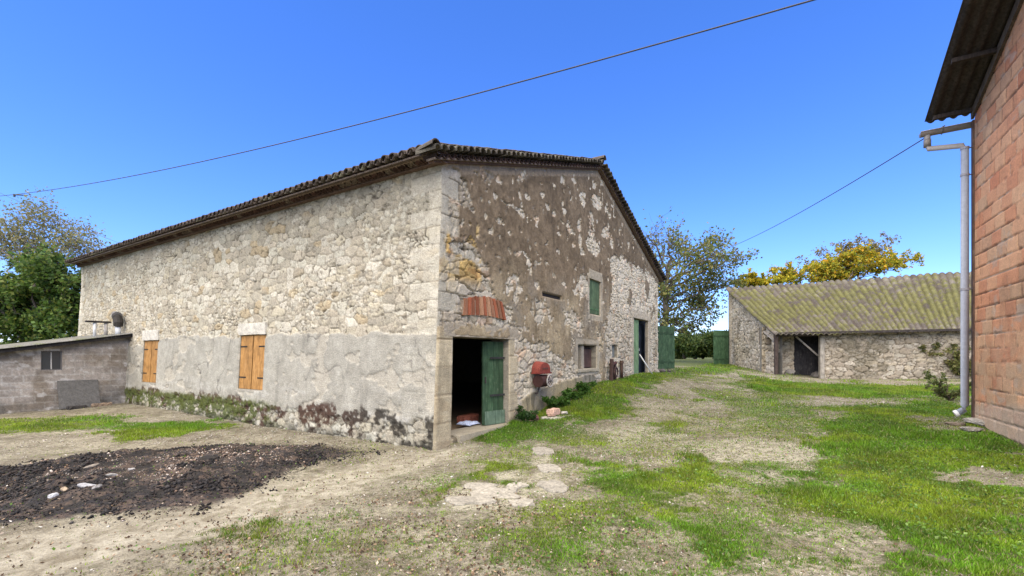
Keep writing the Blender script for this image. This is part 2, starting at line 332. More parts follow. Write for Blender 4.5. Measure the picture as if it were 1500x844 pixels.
# ------------------------------------------------------------------ wall sheets
def sheet(name, O, U, n_out, s0, s1, z0, z1, d, holes, keep, shade, parent, warp=None, mat=None, thick=.5, hole_col=(.3, .27, .22)):
    """displaced stone face with openings, reveals and an inner face (one mesh).
    shade(s,z)->(colour, relief)"""
    def ax(a, b, marks):
        c = list(np.linspace(a, b, max(2, int((b-a)/d)+1)))
        for k in marks:
            if a < k < b:
                i = int(np.argmin(np.abs(np.array(c)-k))); c[i] = k
        return np.array(sorted(c))
    sa = ax(s0, s1, [k for h in holes for k in h[:2]]); za = ax(z0, z1, [k for h in holes for k in h[2:4]])
    Sg, Zg = np.meshgrid(sa, za); c, r = shade(Sg, Zg)
    for h in holes:      # no relief on the very edge of an opening
        e = np.maximum(np.maximum(h[0]-Sg, Sg-h[1]), np.maximum(h[2]-Zg, Zg-h[3])); r = r*ss(0, .03, np.abs(e))
    r = r*ss(0, .04, Sg-s0)
    off = (warp(Sg, Zg) if warp else (0*Sg, 0*Sg))
    V = np.zeros(Sg.shape+(3,)); 
    V[..., 0] = O[0]+U[0]*(Sg+off[0])+n_out[0]*(r+off[1]); V[..., 1] = O[1]+U[1]*(Sg+off[0])+n_out[1]*(r+off[1]); V[..., 2] = Zg
    q = quads(len(za), len(sa)); cs = ((Sg[:-1, :-1]+Sg[1:, 1:])/2).ravel(); cz = ((Zg[:-1, :-1]+Zg[1:, 1:])/2).ravel()
    k = keep(cs, cz)
    for h in holes: k &= ~((cs > h[0]) & (cs < h[1]) & (cz > h[2]) & (cz < h[3]))
    q = q[k]; V = V.reshape(-1, 3); C = c.reshape(-1, 3); n = len(V); ev = []; ef = []; ec = []
    def P(s, z, dep):
        o_ = warp(np.array(s), np.array(z)) if warp else (0, 0)
        return [O[0]+U[0]*(s+o_[0])+n_out[0]*(o_[1]-dep), O[1]+U[1]*(s+o_[0])+n_out[1]*(o_[1]-dep), z]
    for h in holes:
        dp = h[4] if len(h) > 4 else thick
        cn = [(h[0], h[2]), (h[1], h[2]), (h[1], h[3]), (h[0], h[3])]
        for i in range(4):
            a, b_ = cn[i], cn[(i+1) % 4]; m_ = 10
            for j in range(m_):
                p0 = (a[0]+(b_[0]-a[0])*j/m_, a[1]+(b_[1]-a[1])*j/m_); p1 = (a[0]+(b_[0]-a[0])*(j+1)/m_, a[1]+(b_[1]-a[1])*(j+1)/m_)
                k0 = n+len(ev); ev += [P(*p0, 0), P(*p1, 0), P(*p1, dp), P(*p0, dp)]; ef.append([k0, k0+1, k0+2, k0+3]); sh = .8+.4*random.random(); ec += [np.array(hole_col)*sh]*4
    # inner face, coarse
    sb = np.unique(np.r_[np.linspace(s0, s1, 40), [k for h in holes for k in h[:2]]]); zb = np.unique(np.r_[np.linspace(z0, z1, 24), [k for h in holes for k in h[2:4]]])
    Sb, Zb = np.meshgrid(sb, zb); qb = quads(len(zb), len(sb)); cs = ((Sb[:-1, :-1]+Sb[1:, 1:])/2).ravel(); cz = ((Zb[:-1, :-1]+Zb[1:, 1:])/2).ravel()
    k = keep(cs, cz+.12)
    for h in holes: k &= ~((cs > h[0]) & (cs < h[1]) & (cz > h[2]) & (cz < h[3]))
    qb = qb[k][:, ::-1]+n+len(ev)
    Vb = np.stack([O[0]+U[0]*Sb-n_out[0]*thick, O[1]+U[1]*Sb-n_out[1]*thick, Zb], -1).reshape(-1, 3)
    VV = np.vstack([V, np.array(ev).reshape(-1, 3), Vb]); QQ = np.vstack([q]+([np.array(ef)] if ef else [])+[qb])
    CC = np.vstack([C]+([np.array(ec)] if ec else [])+[np.full((len(Vb), 3), .25)])
    return mesh(name, VV, QQ, mat or M['masonry'], parent, CC, smooth=True)
def on_wall(u, v, O, U):
    """ray through a measured point onto the wall plane: (s, z)"""
    r = ray(u, v); a = np.array([[r[0], -U[0]], [r[1], -U[1]]]); k, s = np.linalg.solve(a, np.array(O)); return s, EYE+r[2]*k
def wp(pts, O, U): return [on_wall(u, v, O, U) for u, v in pts]
LO = lambda pts: wp(pts, P0, L)
GA = lambda pts: wp(pts, P0, G)
# ------------------------------------------------------------------ stone farmhouse
house = thing('stone_house', (P0[0], P0[1], 0), 'long rubble stone farm building with patchy brown rendered gable and low tiled roof', 'farmhouse')
def batter(z): return .24*np.clip(1-np.asarray(z, float)/4.6, 0, 1.2)
def rub(s, z, seed, w=.30, h=.17, tone=(.44, .405, .33)):
    """rubble: colour and relief"""
    ws = s+(fbm(s*2.2, z*2.2, seed)-.5)*.22; wz = z+(fbm(s*2.2, z*2.2, seed+40)-.5)*.16
    f1, e, i = stones(ws, wz, w, h, seed); f1b, e2, i2 = stones(ws+3.3, wz+1.7, w*.45, h*.55, seed+100)
    small = fbm(s*1.1, z*1.4, seed+7) > .54
    e = np.where(small, e2*.6, e); i = np.where(small, i2, i)
    pal = np.array([(.47, .45, .38), (.40, .37, .30), (.52, .49, .42), (.35, .32, .26), (.45, .41, .32), (.41, .37, .30), (.49, .46, .39), (.38, .34, .27)])
    c = pal[(i*7.99).astype(int)]*(.88+.24*_h(np.floor(i*9999), 0*i, 5))[..., None]*np.array(tone)/np.array((.44, .405, .33))
    g = fbm(s*9, z*9, seed+3); g2 = fbm(s*30, z*30, seed+4, 3)
    jn = ss(.16, .02, e+(g-.5)*.22)           # mortar joint
    deep = ss(.50, .66, fbm(s*2.7, z*3.1, seed+11)+(g-.5)*.45)*ss(.10, .0, e+(g-.5)*.16)
    mort = mixc(np.array(tone)*.93, np.array(tone)*.72, g)
    c = mixc(c, mort, jn*.75); c = mixc(c, (.12, .10, .075), .55*ss(.05, .0, e+(g-.5)*.10)); c = mixc(c, (.05, .04, .03), deep)
    pits = ss(.76, .84, vn(s*11, z*14, seed+60))*ss(.4, .6, g2); c = mixc(c, (.09, .075, .055), pits*.85)
    c = c*(.66+.66*g2)[..., None]
    r = .026*(1-jn)*(.5+i)+.016*(g-.5)+.010*(g2-.5)-.028*deep-.015*pits
    return c, r
def quoin(s, z, seed, h=.36, a=.62, b_=.36, ph=0.):
    row = np.floor(z/h+ph); ln = np.where((row % 2) == 0, a, b_)+(_h(row, row*0, seed)-.5)*.14
    fz = (z/h+ph)-row; e = np.minimum(np.minimum(fz, 1-fz)*h, np.abs(ln-s)); ins = (s < ln)
    g = fbm(s*8, z*8, seed+1); g2 = fbm(s*34, z*34, seed+2, 3); sh = .86+.26*_h(row, row*0+3, seed)
    c = np.array((.46, .435, .37))*(sh*(.8+.25*g+.2*g2))[..., None]
    j = ss(.016, .004, e)*ss(.35, .55, fbm(s*3+row, z*3, seed+9)+.1); c = mixc(c, (.19, .165, .125), j)
    r = .006-.014*j+.012*(g-.5)+.008*(g2-.5)
    return ins, c, r
SH1 = [*on_wall(360, 490, P0, L)[:1], *on_wall(397, 490, P0, L)[:1]]; SH2 = [on_wall(218, 500, P0, L)[0], on_wall(240, 500, P0, L)[0]]
w1 = (SH1[1], SH1[0], on_wall(378, 570, P0, L)[1], on_wall(378, 491, P0, L)[1]); w2 = (SH2[1], SH2[0], on_wall(229, 560, P0, L)[1], on_wall(229, 499, P0, L)[1])
def long_shade(s, z):
    c, r = rub(s, z, 100, .34, .18); r = r*.62; c = mixc(c, np.array((.455, .43, .36))*np.ones(s.shape+(1,)), .08+0*s)
    n = fbm(s*.5, z*.6, 301); n2 = fbm(s*3, z*3, 302); n3 = fbm(s*14, z*14, 303)
    i = stones(s+(fbm(s*2.2, z*2.2, 100)-.5)*.22, z+(fbm(s*2.2, z*2.2, 140)-.5)*.16, .34, .18, 100)[2]
    och = .45*(i > .89)*ss(.45, .6, fbm(s*.6, z*.7, 320)+.25*ss(1.6, 0, np.abs(z-2.7))*ss(5, 8, s)); c = mixc(c, c*np.array((1.03, .86, .56)), och)
    c = c*(1-.16*ss(3.4, 5, z))[..., None]                                   # greyer weathering high up
    c = mixc(c, c*np.array((.84, .86, .86)), ss(3.2, 4.8, z)*.6)
    top = 2.10+.014*s+(fbm(s*1.4, s*0, 305)-.5)*.16-.30*ss(11.4, 12.4, s)
    pl = ss(-.02, .02, top-z+(n2-.5)*.18); 
    pc = mixc((.30, .29, .255), (.385, .375, .335), ss(.25, .75, n*.4+n2*.6)); pc = mixc(pc, (.46, .45, .42), .7*ss(.55, .7, fbm(s*.9, z*4, 331))*ss(1.2, .7, z)); pc = pc*(.84+.3*n3)[..., None]
    pc = mixc(pc, (.15, .145, .13), .35*ss(.62, .78, fbm(s*5, z*1.3, 308)))
    flake = ss(.66, .70, fbm(s*1.8, z*2.4, 306)+.06*ss(3, .5, z)); pc = mixc(pc, (.43, .40, .34), flake*.6)
    cr = ss(.022, .0, np.abs(fbm(s*1.3, z*1.1, 333)-.5))*ss(.5, .62, fbm(s*.6, z*.6, 334)); pc = mixc(pc, (.12, .11, .10), cr*.75)
    c = mixc(c, pc, pl); r = r*(1-pl)+pl*(.035+.006*(n3-.5)+.008*(n2-.5)-.02*flake-.006*cr)
    # quoins at both ends, under and above the render
    ins, qc, qr = quoin(s, z, 400, .34, .78, .34); qc = mixc(qc, c, .35+0*s); k = ins*.85*(1-pl*.8); c = mixc(c, qc, k); r = r*(1-k)+qr*k
    ins2, qc2, qr2 = quoin(LEN-s, z, 420, .3, .4, .25); k = ins2*1.; c = mixc(c, qc2*1.08, k); r = r*(1-k)+qr2*k
    # stone plinth at the foot, where the render has gone
    pt = .43+(fbm(s*2.5, s*0, 309)-.5)*.22+.10*ss(2.5, .5, s)*fbm(s*6, s*0, 310)
    ft = ss(-.03, .03, pt-z+(n2-.5)*.25)
    pc2, pr2 = rub(s, z, 150, .26, .19, (.38, .36, .30)); 
    c = mixc(c, pc2, ft); r = r*(1-ft)+ft*(pr2-.01)
    blot = ss(.50, .58, fbm(s*3.1, z*3.6, 311)+.24*ss(.22, 0, np.abs(z-.37-.01*s))*ss(.8, 2.5, s)+.08*ss(3, .8, s)*ss(.7, .3, z)-.12*ss(.5, .75, z)+.0)*ss(.78, .58, z)
    c = mixc(c, mixc((.06, .03, .02), (.035, .030, .024), ss(3.2, 1.2, s)), blot*ss(.2, .5, n3)*.95)
    moss = ss(.50, .62, fbm(s*3, z*4, 312)*.5+fbm(s*11, z*11, 313)*.5+.07*ss(4.5, 8, s)+.10*ss(.22, .42, z))*ss(.66, .46, z)*ss(4.2, 6, s)
    c = mixc(c, mixc((.04, .05, .015), (.10, .13, .02), fbm(s*15, z*15, 314)), moss*.9); r = r+moss*.02
    c = mixc(c, (.05, .05, .04), .6*ss(.14, .0, z-.02)*ss(.4, .6, n2))
    return c, r
sheet('wall', P0, L, NL, 0, LEN, -.35, 5.62, .021, [w1+(.25,), w2+(.25,)], lambda s, z: z < 5.30+.010*s, long_shade, house, warp=lambda s, z: (0*s, batter(z)), thick=.22)
# gable: measured patches of bare stone, knocked-off render, plinth
stone_p = [GA(p) for p in [
  [(640, 232), (668, 250), (676, 262), (690, 302), (668, 300), (664, 345), (690, 352), (704, 385), (716, 410), (722, 432), (748, 458), (742, 480), (640, 480)],
  [(893, 372), (905, 378), (925, 385), (955, 405), (985, 440), (985, 560), (884, 560), (886, 470), (896, 430)],
  [(742, 468), (762, 476), (764, 505), (800, 500), (812, 522), (870, 540), (880, 545), (880, 556), (810, 560), (770, 592), (742, 620)],
  [(780, 442), (800, 440), (804, 462), (792, 480), (786, 484), (781, 462)], [(822, 452), (838, 450), (852, 468), (850, 488), (838, 490), (826, 472)],
  [(838, 425), (850, 405), (862, 412), (862, 440), (848, 432)]]]
zo = lambda X, Yy, a, c: (640+X*.2843, 200+Yy*.2843, a*.2843, c*.2843)
sp = [zo(*q) for q in [(130,225,8,12),(172,237,8,15),(312,235,15,18),(422,218,10,16),(645,230,14,25),(598,260,8,15),(148,310,12,45),(292,312,16,20),(335,342,14,9),(360,357,14,9),(384,372,12,9),(432,390,16,25),(422,300,8,20),(460,315,14,22),(540,305,12,15),(565,368,12,18),(600,395,10,17),(652,392,12,15),(640,437,9,10),(748,325,14,38),(820,340,26,40),(868,380,10,20),(885,405,9,16),(320,440,13,18),(672,462,12,20),(685,492,18,18),(728,460,12,36),(733,540,11,40),(745,595,12,18),(700,560,10,20),(868,495,22,28),(895,545,9,40),(800,565,35,45),(790,500,16,22),(165,518,10,12),(370,590,12,14),(410,600,20,12),(450,612,14,14),(520,652,12,8),(565,652,14,8),(555,548,12,6),(618,592,9,9),(255,665,10,14),(357,755,8,20),(405,795,8,14),(650,768,12,12),(710,800,20,12),(745,745,14,18),(765,800,16,24),(810,715,32,22),(203,460,6,15),(500,415,9,9),(535,238,5,8),(845,240,6,12),(622,495,6,8),(512,602,8,6),(250,288,8,5),(502,745,7,7),(598,720,6,12),(870,345,7,9),(712,680,6,8),(795,430,10,18),(822,438,7,8)]]
spall = []
for (u, v, a, c) in sp:
    s_, z_ = on_wall(u, v, P0, G); s2, z2 = on_wall(u+a, v, P0, G); _, z3 = on_wall(u, v-c, P0, G); spall.append((s_, z_, abs(s2-s_), abs(z3-z_)))
plinth_p = GA([(762, 585), (775, 575), (812, 562), (865, 546), (872, 552), (872, 575), (830, 590), (762, 620)])
D1 = [on_wall(667, 560, P0, G)[0], on_wall(745, 560, P0, G)[0]]; dz = on_wall(667, 493, P0, G)[1]
door1 = (D1[0], D1[1], .12, dz)
def hole(u0, v0, u1, v1, dp): 
    a = on_wall(u0, v0, P0, G); b_ = on_wall(u1, v0, P0, G); c = on_wall((u0+u1)/2, v1, P0, G); m_ = on_wall((u0+u1)/2, v0, P0, G); return (a[0], b_[0], c[1], m_[1], dp)
Hwin = hole(846, 506, 873, 540, .35); Hgreen = hole(863, 411, 878.5, 461, .12); Hslit = hole(896.5, 505.5, 904, 524, .18); Hslot = hole(793, 431.5, 821, 436.5, .12)
Hdoor = hole(928, 468, 949, 550, .5); Hdoor = Hdoor[:2]+(.88, Hdoor[3], .12)
def gz(t): return ZT+SL*np.minimum(t, WID-t)                                 # top of the tiles over the gable
def gable_shade(s, z):
    rc, rr = rub(s, z, 200, .32, .18, (.46, .415, .34))
    n = fbm(s*.8, z*.8, 501); n2 = fbm(s*4, z*4, 502); n3 = fbm(s*22, z*22, 503, 3); n4 = fbm(s*1.7, z*1.5, 504)
    dk = mixc((.13, .098, .064), (.245, .19, .13), ss(.3, .7, n*.3+n2*.35+fbm(s*12, z*12, 521)*.35)); tan = mixc((.33, .27, .17), (.44, .37, .27), n2)
    low = ss(4.2, 2.6, z+(n-.5)*1.8); c = mixc(dk, tan, low*(.45+.55*ss(.4, .6, n4))); c = mixc(c, (.27, .25, .22), .6*ss(.5, .66, fbm(s*1.2, z*.9, 520))*low)
    c = mixc(c, (.36, .30, .23), .6*ss(.16, .10, gz(s)-.32-z+(n2-.5)*.05-.10))   # pale band below the verge
    c = c*(.72+.56*n3)[..., None]; r = .03+.010*(n3-.5)+.012*(n2-.5)
    ws = s+(fbm(s*5, z*5, 510)-.5)*.22+(n3-.5)*.06; wz = z+(fbm(s*5, z*5, 511)-.5)*.22+(n3-.5)*.06
    k = np.zeros(s.shape)
    for p in stone_p: k = np.maximum(k, ss(-.012, .012, inpoly(s+(fbm(s*2.5, z*2.5, 530)-.5)*.55+(fbm(s*13, z*13, 532, 3)-.5)*.22, z+(fbm(s*2.5, z*2.5, 531)-.5)*.5+(fbm(s*13, z*13, 533, 3)-.5)*.22, p)))
    for (a, b_, ra, rb) in spall: k = np.maximum(k, ss(1.06, .94, np.hypot((ws-a)/(ra*.95), (wz-b_)/(rb*1.0))))
    k = np.maximum(k, ss(.80, .81, vn(s*7.5, z*6.5, 541)+.05*(n3-.5))*ss(.45, .55, fbm(s*.9, z*.9, 542))); k = np.maximum(k, ss(.735, .742, fbm(s*3.4, z*2.6, 540)+.05*low+.10*ss(7.5, 10, s)*ss(5.5, 4.2, z)))
    k *= (1-.9*ss(.64, .7, fbm(s*2.1, z*1.6, 550))*ss(9, 10, s))              # render remnants among the bare stone
    lump = fbm(s*9, z*9, 560); rc2 = mixc(rc, np.array((.62, .575, .49))*(.75+.5*n3)[..., None], (.35+.55*ss(2.6, 4.0, z))+0*s); rc2 = np.where((s < 1.5)[..., None], rc, rc2)
    c = mixc(c, rc2, k); r = (r+.012)*(1-k)+k*(rr*1.3-.012)
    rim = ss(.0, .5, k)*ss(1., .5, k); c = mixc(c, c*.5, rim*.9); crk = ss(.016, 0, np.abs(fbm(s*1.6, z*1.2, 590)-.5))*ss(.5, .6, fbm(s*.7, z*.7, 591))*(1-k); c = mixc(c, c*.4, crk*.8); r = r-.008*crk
    och = ss(.52, .6, fbm(s*2.1, z*2.4, 570))*ss(1.8, .9, s)*ss(3., 3.3, z)*ss(4.5, 4.2, z); c = mixc(c, c*np.array((1.08, .86, .45)), och*k)
    c = mixc(c, c*np.array((1., .72, .58)), .5*ss(.62, .7, fbm(s*3.3, z*5, 571))*k)
    # concrete skirt along the rising ground
    pk = ss(-.02, .03, inpoly(s+(n2-.5)*.15, z+(n2-.5)*.12, plinth_p)); pc = mixc((.36, .31, .20), (.27, .25, .21), ss(.35, .65, n4))*(.8+.4*n3)[..., None]
    pc = mixc(pc, (.10, .095, .07), .7*ss(.55, .7, fbm(s*6, z*1.6, 572))); c = mixc(c, pc, pk); r = r*(1-pk)+pk*(.05+.004*n3)
    # dressed quoins: corner, door jambs
    ins, qc, qr = quoin(s+batter(z), z, 450, .36, .26, .55); kq = ins*(z > 2.2)*(.5+.5*ss(.42, .5, n4))*ss(5.3, 5.1, z); c = mixc(c, qc, kq); r = r*(1-kq)+qr*kq
    jl = (s < D1[0]+.001)*(z < dz+.16)*1.; _, qc, qr = quoin(s*0+.1, z, 470, .52, 2, 2, .15); qc = mixc(qc*np.array((1.06, .98, .84)), (.33, .26, .17), .45*ss(.5, .65, n2)); c = mixc(c, qc, jl); r = r*(1-jl)+(qr+.025)*jl
    jr = ((s > D1[1]-.001)*(s < D1[1]+.22+.14*(np.floor(z/.42) % 2)))*(z < dz+.16)*1.; _, qc, qr = quoin(s*0+.1, z, 480, .42, 2, 2); c = mixc(c, qc*np.array((1.05, .97, .84)), jr); r = r*(1-jr)+(qr+.02)*jr
    for h, wd in ((Hwin, .22), (Hdoor, .30), (Hgreen, .16)):                 # dressed surrounds
        e = np.maximum(np.maximum(h[0]-s, s-h[1]), np.maximum(h[2]-z, z-h[3])); sr = ((e > -.01) & (e < wd*(.8+.5*_h(np.floor(z/.3), z*0, 8))))*1.
        sr *= ss(.3, .42, n4+.1)*.75; sc = np.array((.43, .39, .32))*(.75+.3*n2+.2*n3)[..., None]; c = mixc(c, sc, sr*.85); r = r*(1-sr)+.03*sr
    st = ss(.62, .75, fbm(s*4, z*.7, 580)); c = mixc(c, c*.66, st*.6)
    gf = .14+.09*np.clip(s-2.4, 0, 8); c = mixc(c, (.07, .065, .05), .7*ss(.22, 0, z-gf)*ss(.4, .6, n2)*(s > 0.4))
    return c, r
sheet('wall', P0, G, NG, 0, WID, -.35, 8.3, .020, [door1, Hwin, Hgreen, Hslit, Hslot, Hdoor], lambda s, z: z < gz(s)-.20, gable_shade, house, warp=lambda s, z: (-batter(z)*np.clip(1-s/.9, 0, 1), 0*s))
# far walls
mb = MB(); q = np.array([*L, 0]); g3 = np.array([*G, 0]); p3 = np.array([*P0, 0])
mb.box(p3+q*(LEN-.5)+g3*.02+[0, 0, -.4], q*.49, g3*(WID-.04), [0, 0, 5.6], (.42, .38, .31))
mb.box(p3+q*.51+g3*(WID-.5)+[0, 0, -.4], q*(LEN-1.02), g3*.5, [0, 0, 5.6], (.42, .38, .31)); mb.build('wall', M['masonry'], house)
V = [p3+q*(LEN-.5)+g3*.1+[0, 0, 5.2], p3+q*(LEN-.5)+g3*(WID-.1)+[0, 0, 5.2], p3+q*(LEN-.5)+g3*WID/2+[0, 0, 7.6]]; V += [v+q*.45 for v in V]
mesh('wall', V, [[0, 1, 2], [3, 5, 4], [0, 3, 4, 1], [1, 4, 5, 2], [2, 5, 3, 0]], M['masonry'], house, (.42, .38, .31))
# floor inside
mb = MB(); mb.box(p3+q*.3+g3*.3+[0, 0, -.2], q*(LEN-.8), g3*(WID-.8), [0, 0, .30], (.20, .15, .10)); mb.build('floor', M['masonry'], house)
mb = MB(); mb.box(p3+q*.0+g3*(D1[0]+.01)+[0, 0, -.1]-q*.10, q*.6, g3*(D1[1]-D1[0]-.02), [0, 0, .25], (.40, .36, .28), .004); mb.build('doorstep', M['masonry'], house)
# roof: canal tiles
def roofslope(side):
    per = .215; na = int((LEN+.55)/per)*8; a = np.linspace(-.16, LEN+.3, na); b_ = np.linspace(-.46, WID/2+.02, 48)
    A_, B_ = np.meshgrid(a, b_); ph = (A_/per) % 1
    pr = np.where(ph < .6, .075*np.sqrt(np.clip(1-((ph-.3)/.3)**2, 0, 1)), -.02); row = (B_+.46)/.34
    z = ZT-.10+SL*B_+pr-.015*(row % 1)+.010*A_+(vn(np.floor(A_/per), np.floor(row), 3)-.5)*.02+(fbm(A_*.35, B_*.35, 90)-.5)*.05
    bb = B_ if side == 0 else WID-B_
    V = np.stack([P0[0]+L[0]*A_+G[0]*bb, P0[1]+L[1]*A_+G[1]*bb, z], -1).reshape(-1, 3)
    n_ = fbm(A_*3, B_*3, 91); c = mixc((.07, .052, .042), (.13, .105, .085), n_); c = mixc(c, (.16, .15, .10), ss(.55, .7, fbm(A_*2, B_*4, 92)))
    qd = quads(len(b_), len(a)); qd = qd if side == 0 else qd[:, ::-1]
    o = mesh('roof', V, qd, M['tile'], house, c.reshape(-1, 3), smooth=True)
    md = o.modifiers.new('thick', 'SOLIDIFY'); md.thickness = .02; md.offset = -1
    mb = MB(); e = g3 if side == 0 else -g3; o0 = p3 if side == 0 else p3+g3*WID
    mb.box(o0-q*.02-e*.40+[0, 0, ZT-.18-SL*.40], q*(LEN+.25)+[0, 0, .010*LEN], e*(WID/2+.38)+[0, 0, SL*(WID/2+.38)], [0, 0, .03], (.10, .075, .055)); mb.build('roof_boards', M['wood'], house)
roofslope(0); roofslope(1)
# corbelled eaves cornice of tile courses along the long wall
mb = MB(); up = np.array([0, 0, 1.])
for cs_, out, zz in ((0, .12, 5.205), (1, .25, 5.295), (2, .36, 5.38)):
    mb.box(p3-g3*out-q*.13+up*(zz), q*(LEN+.3)+up*.010*LEN, g3*(out+.02), up*.02, [(.12, .08, .06), (.22, .17, .13), (.13, .095, .07)][cs_])
    if cs_ < 2:
        nn = int(LEN/.2)
        for i in range(nn):
            s_ = -.03+i*.2; cc = np.array((.085, .05, .04))*(.6+.8*random.random()) if random.random() < .8 else (.17, .14, .11)
            oo = p3-g3*(out+.10)+q*(s_+random.uniform(-.01, .01))+up*(zz+.033+.010*s_)
            mb.arc(oo, g3, q, up, .078, .30, .016, 6, cc)
    mb.box(p3-g3*(out+.0)-q*.10+up*(zz+.035), q*(LEN+.2)+up*.010*LEN, g3*(out+.0), up*.05, (.11, .075, .06))
mb.build('eaves_cornice', M['tile'], house)
# eave end tiles: individually visible noses
mb = MB()
for i in range(int((LEN+.4)/.215)):
    s_ = -.10+i*.215; mb.arc(p3+q*(s_+random.uniform(-.012, .012))-g3*(.50+random.uniform(-.02, .02))+up*(ZT-.085-SL*.5+.010*s_+random.uniform(-.006, .01)), unit(g3+up*SL), q, up, .088+random.uniform(-.004, .006), .42, .018, 7, np.array((.06, .047, .037))*random.uniform(.6, 1.5))
mb.build('eave_tiles', M['tile'], house)
# verge: tiles laid crosswise over the gable edge, both rakes
for side in (0, 1):
    mb = MB(); e = g3 if side == 0 else -g3; o0 = p3 if side == 0 else p3+g3*WID; ru = unit(e+up*SL); rn = unit(np.cross(q, ru)); rn = rn if rn[2] > 0 else -rn
    ln = (WID/2+.45)*math.hypot(1, SL)
    for i in range(int(ln/.20)):
        k_ = i*.20; st = o0-e*.42+up*(ZT-.17-SL*.42)+ru*k_
        mb.arc(st-q*(.30+random.uniform(-.015, .015))+rn*random.uniform(-.004, .012), q, ru, rn, .095+random.uniform(-.004, .005), .46, .018, 7, mixc((.045, .038, .03), (.12, .11, .08), random.random()**1.5))
        mb.arc(st-q*.20+ru*.1+rn*-.045, q, ru, rn, .085, .30, .016, 6, np.array((.055, .033, .026))*random.uniform(.4, 1.3), flip=True)
    mb.box(o0-e*.36-q*.17+up*(ZT-.31-SL*.36), ru*(ln-.1), q*.2, rn*.035, (.17, .13, .10))
    mb.box(o0-e*.30-q*.10+up*(ZT-.35-SL*.30), ru*(ln-.16), q*.14, rn*.035, (.12, .075, .055)); mb.build('verge_tiles', M['tile'], house)
mb = MB()
for i in range(int((LEN+.4)/.36)): s_ = -.3+i*.36; mb.arc(p3+g3*WID/2+q*s_+up*(ZT+SL*WID/2-.03+.01*s_), q+up*.03, g3, up, .12, .42, .02, 8, np.array((.09, .075, .06))*random.uniform(.7, 1.4))
mb.build('ridge_tiles', M['tile'], house); mb = MB(); mb.arc(p3-g3*.46-q*.30+up*(ZT-.27), unit(q+g3*.2), g3, up, .13, .5, .02, 8, (.08, .07, .055)); mb.build('corner_tile', M['tile'], house)
# lintels and door of the near doorway
def gbox(s0, s1, z0, z1, d0, d1, col, name, parent, mat='masonry', rough=.004, U=g3, Nn=-q):
    mb = MB(); mb.box(p3+U*s0+Nn*d1+up*z0, U*(s1-s0), Nn*(d0-d1), up*(z1-z0), col, rough); return mb.build(name, M[mat], parent)
def stoneblock(o, a, b_, c, col, name, parent, seg=7, amp=.012, mat='masonry'):
    """weathered block with softened, chipped edges; long axis a, height c, depth b"""
    o, a, b_, c = [np.array(k, float) for k in (o, a, b_, c)]; n_ = [max(3, int(np.linalg.norm(k)/.05)) for k in (a, b_, c)]; n_ = [min(k, 26) for k in n_]; V = []; idx = {}; Fs = []
    def vid(i, j, k):
        if (i, j, k) not in idx:
            p = o+a*i/n_[0]+b_*j/n_[1]+c*k/n_[2]; ctr = o+(a+b_+c)/2
            ne = (i in (0, n_[0]))+(j in (0, n_[1]))+(k in (0, n_[2])); d = unit(p-ctr)
            p = p-d*(ne-1)*random.uniform(.2, 1.)*amp+np.array([random.gauss(0, 1) for _ in range(3)])*amp*.22; idx[(i, j, k)] = len(V); V.append(p)
        return idx[(i, j, k)]
    for (A1, A2, A3) in ((0, 1, 2), (1, 2, 0), (0, 2, 1)):
        for side in (0, n_[A3]):
            for i in range(n_[A1]):
                for j in range(n_[A2]):
                    def w(x, y): e = [0, 0, 0]; e[A1] = x; e[A2] = y; e[A3] = side; return vid(*e)
                    Fs.append([w(i, j), w(i+1, j), w(i+1, j+1), w(i, j+1)])
    cc = np.array(col)*np.array([[random.uniform(.82, 1.12)] for _ in V]); return mesh(name, V, Fs, M[mat], parent, cc)
bt = lambda z: float(batter(z))
stoneblock(p3+g3*.02-q*.035+up*(dz+.002), g3*(D1[1]+.38-.02), q*.3, up*.25, (.37, .33, .27), 'lintel', house)
for w_, ww in ((w1, .05), (w2, .04)): stoneblock(p3+q*(w_[0]-ww)-g3*(bt(w_[3])+.05)+up*(w_[3]+.004), q*(w_[1]-w_[0]+2*ww), g3*.3, up*(.30 if w_ is w1 else .34), (.56, .54, .49), 'lintel', house)
a = Hgreen; stoneblock(p3+g3*(a[0]-.12)-q*.05+up*(a[3]+.003), g3*(a[1]-a[0]+.24), q*.25, up*.30, (.40, .36, .29), 'lintel', house)
a = Hdoor; stoneblock(p3+g3*(a[0]-.2)-q*.045+up*(a[3]+.003), g3*(a[1]-a[0]+.45), q*.25, up*.26, (.47, .42, .34), 'lintel', house)
# flat brick arch
A0 = on_wall(675, 462, P0, G); A1 = on_wall(739, 467, P0, G); B0 = on_wall(677, 438, P0, G); B1 = on_wall(733, 443, P0, G); mb = MB(); nb = 11
mb.box(p3+g3*(A0[0]+.02)-q*.035+up*(A0[1]+.02), g3*(A1[0]-A0[0]-.05), q*.2, up*(B0[1]-A0[1]-.05), (.36, .28, .22))
for i in range(nb):
    f0 = i/nb+.010+random.uniform(0, .006); f1 = (i+1)/nb-.012-random.uniform(0, .006); lo = lambda f: np.array([A0[0]+(A1[0]-A0[0])*f, A0[1]+.05*math.sin(math.pi*f)]); hi = lambda f: np.array([B0[0]+(B1[0]-B0[0])*f, B0[1]+(B1[1]-B0[1])*f+.08*math.sin(math.pi*f)+random.uniform(-.02, .02)])
    pts = [lo(f0), lo(f1), hi(f1), hi(f0)]; dpt = .058+random.uniform(-.02, .014); V = [p3+g3*s_-q*dpt+up*z_ for s_, z_ in pts]+[p3+g3*s_+q*.1+up*z_ for s_, z_ in pts]
    mb.add(V, [[0, 1, 2, 3], [4, 7, 6, 5], [0, 4, 5, 1], [1, 5, 6, 2], [2, 6, 7, 3], [3, 7, 4, 0]], mixc((.36, .115, .06), (.42, .24, .15), random.random()**2)*random.uniform(.6, 1.2))
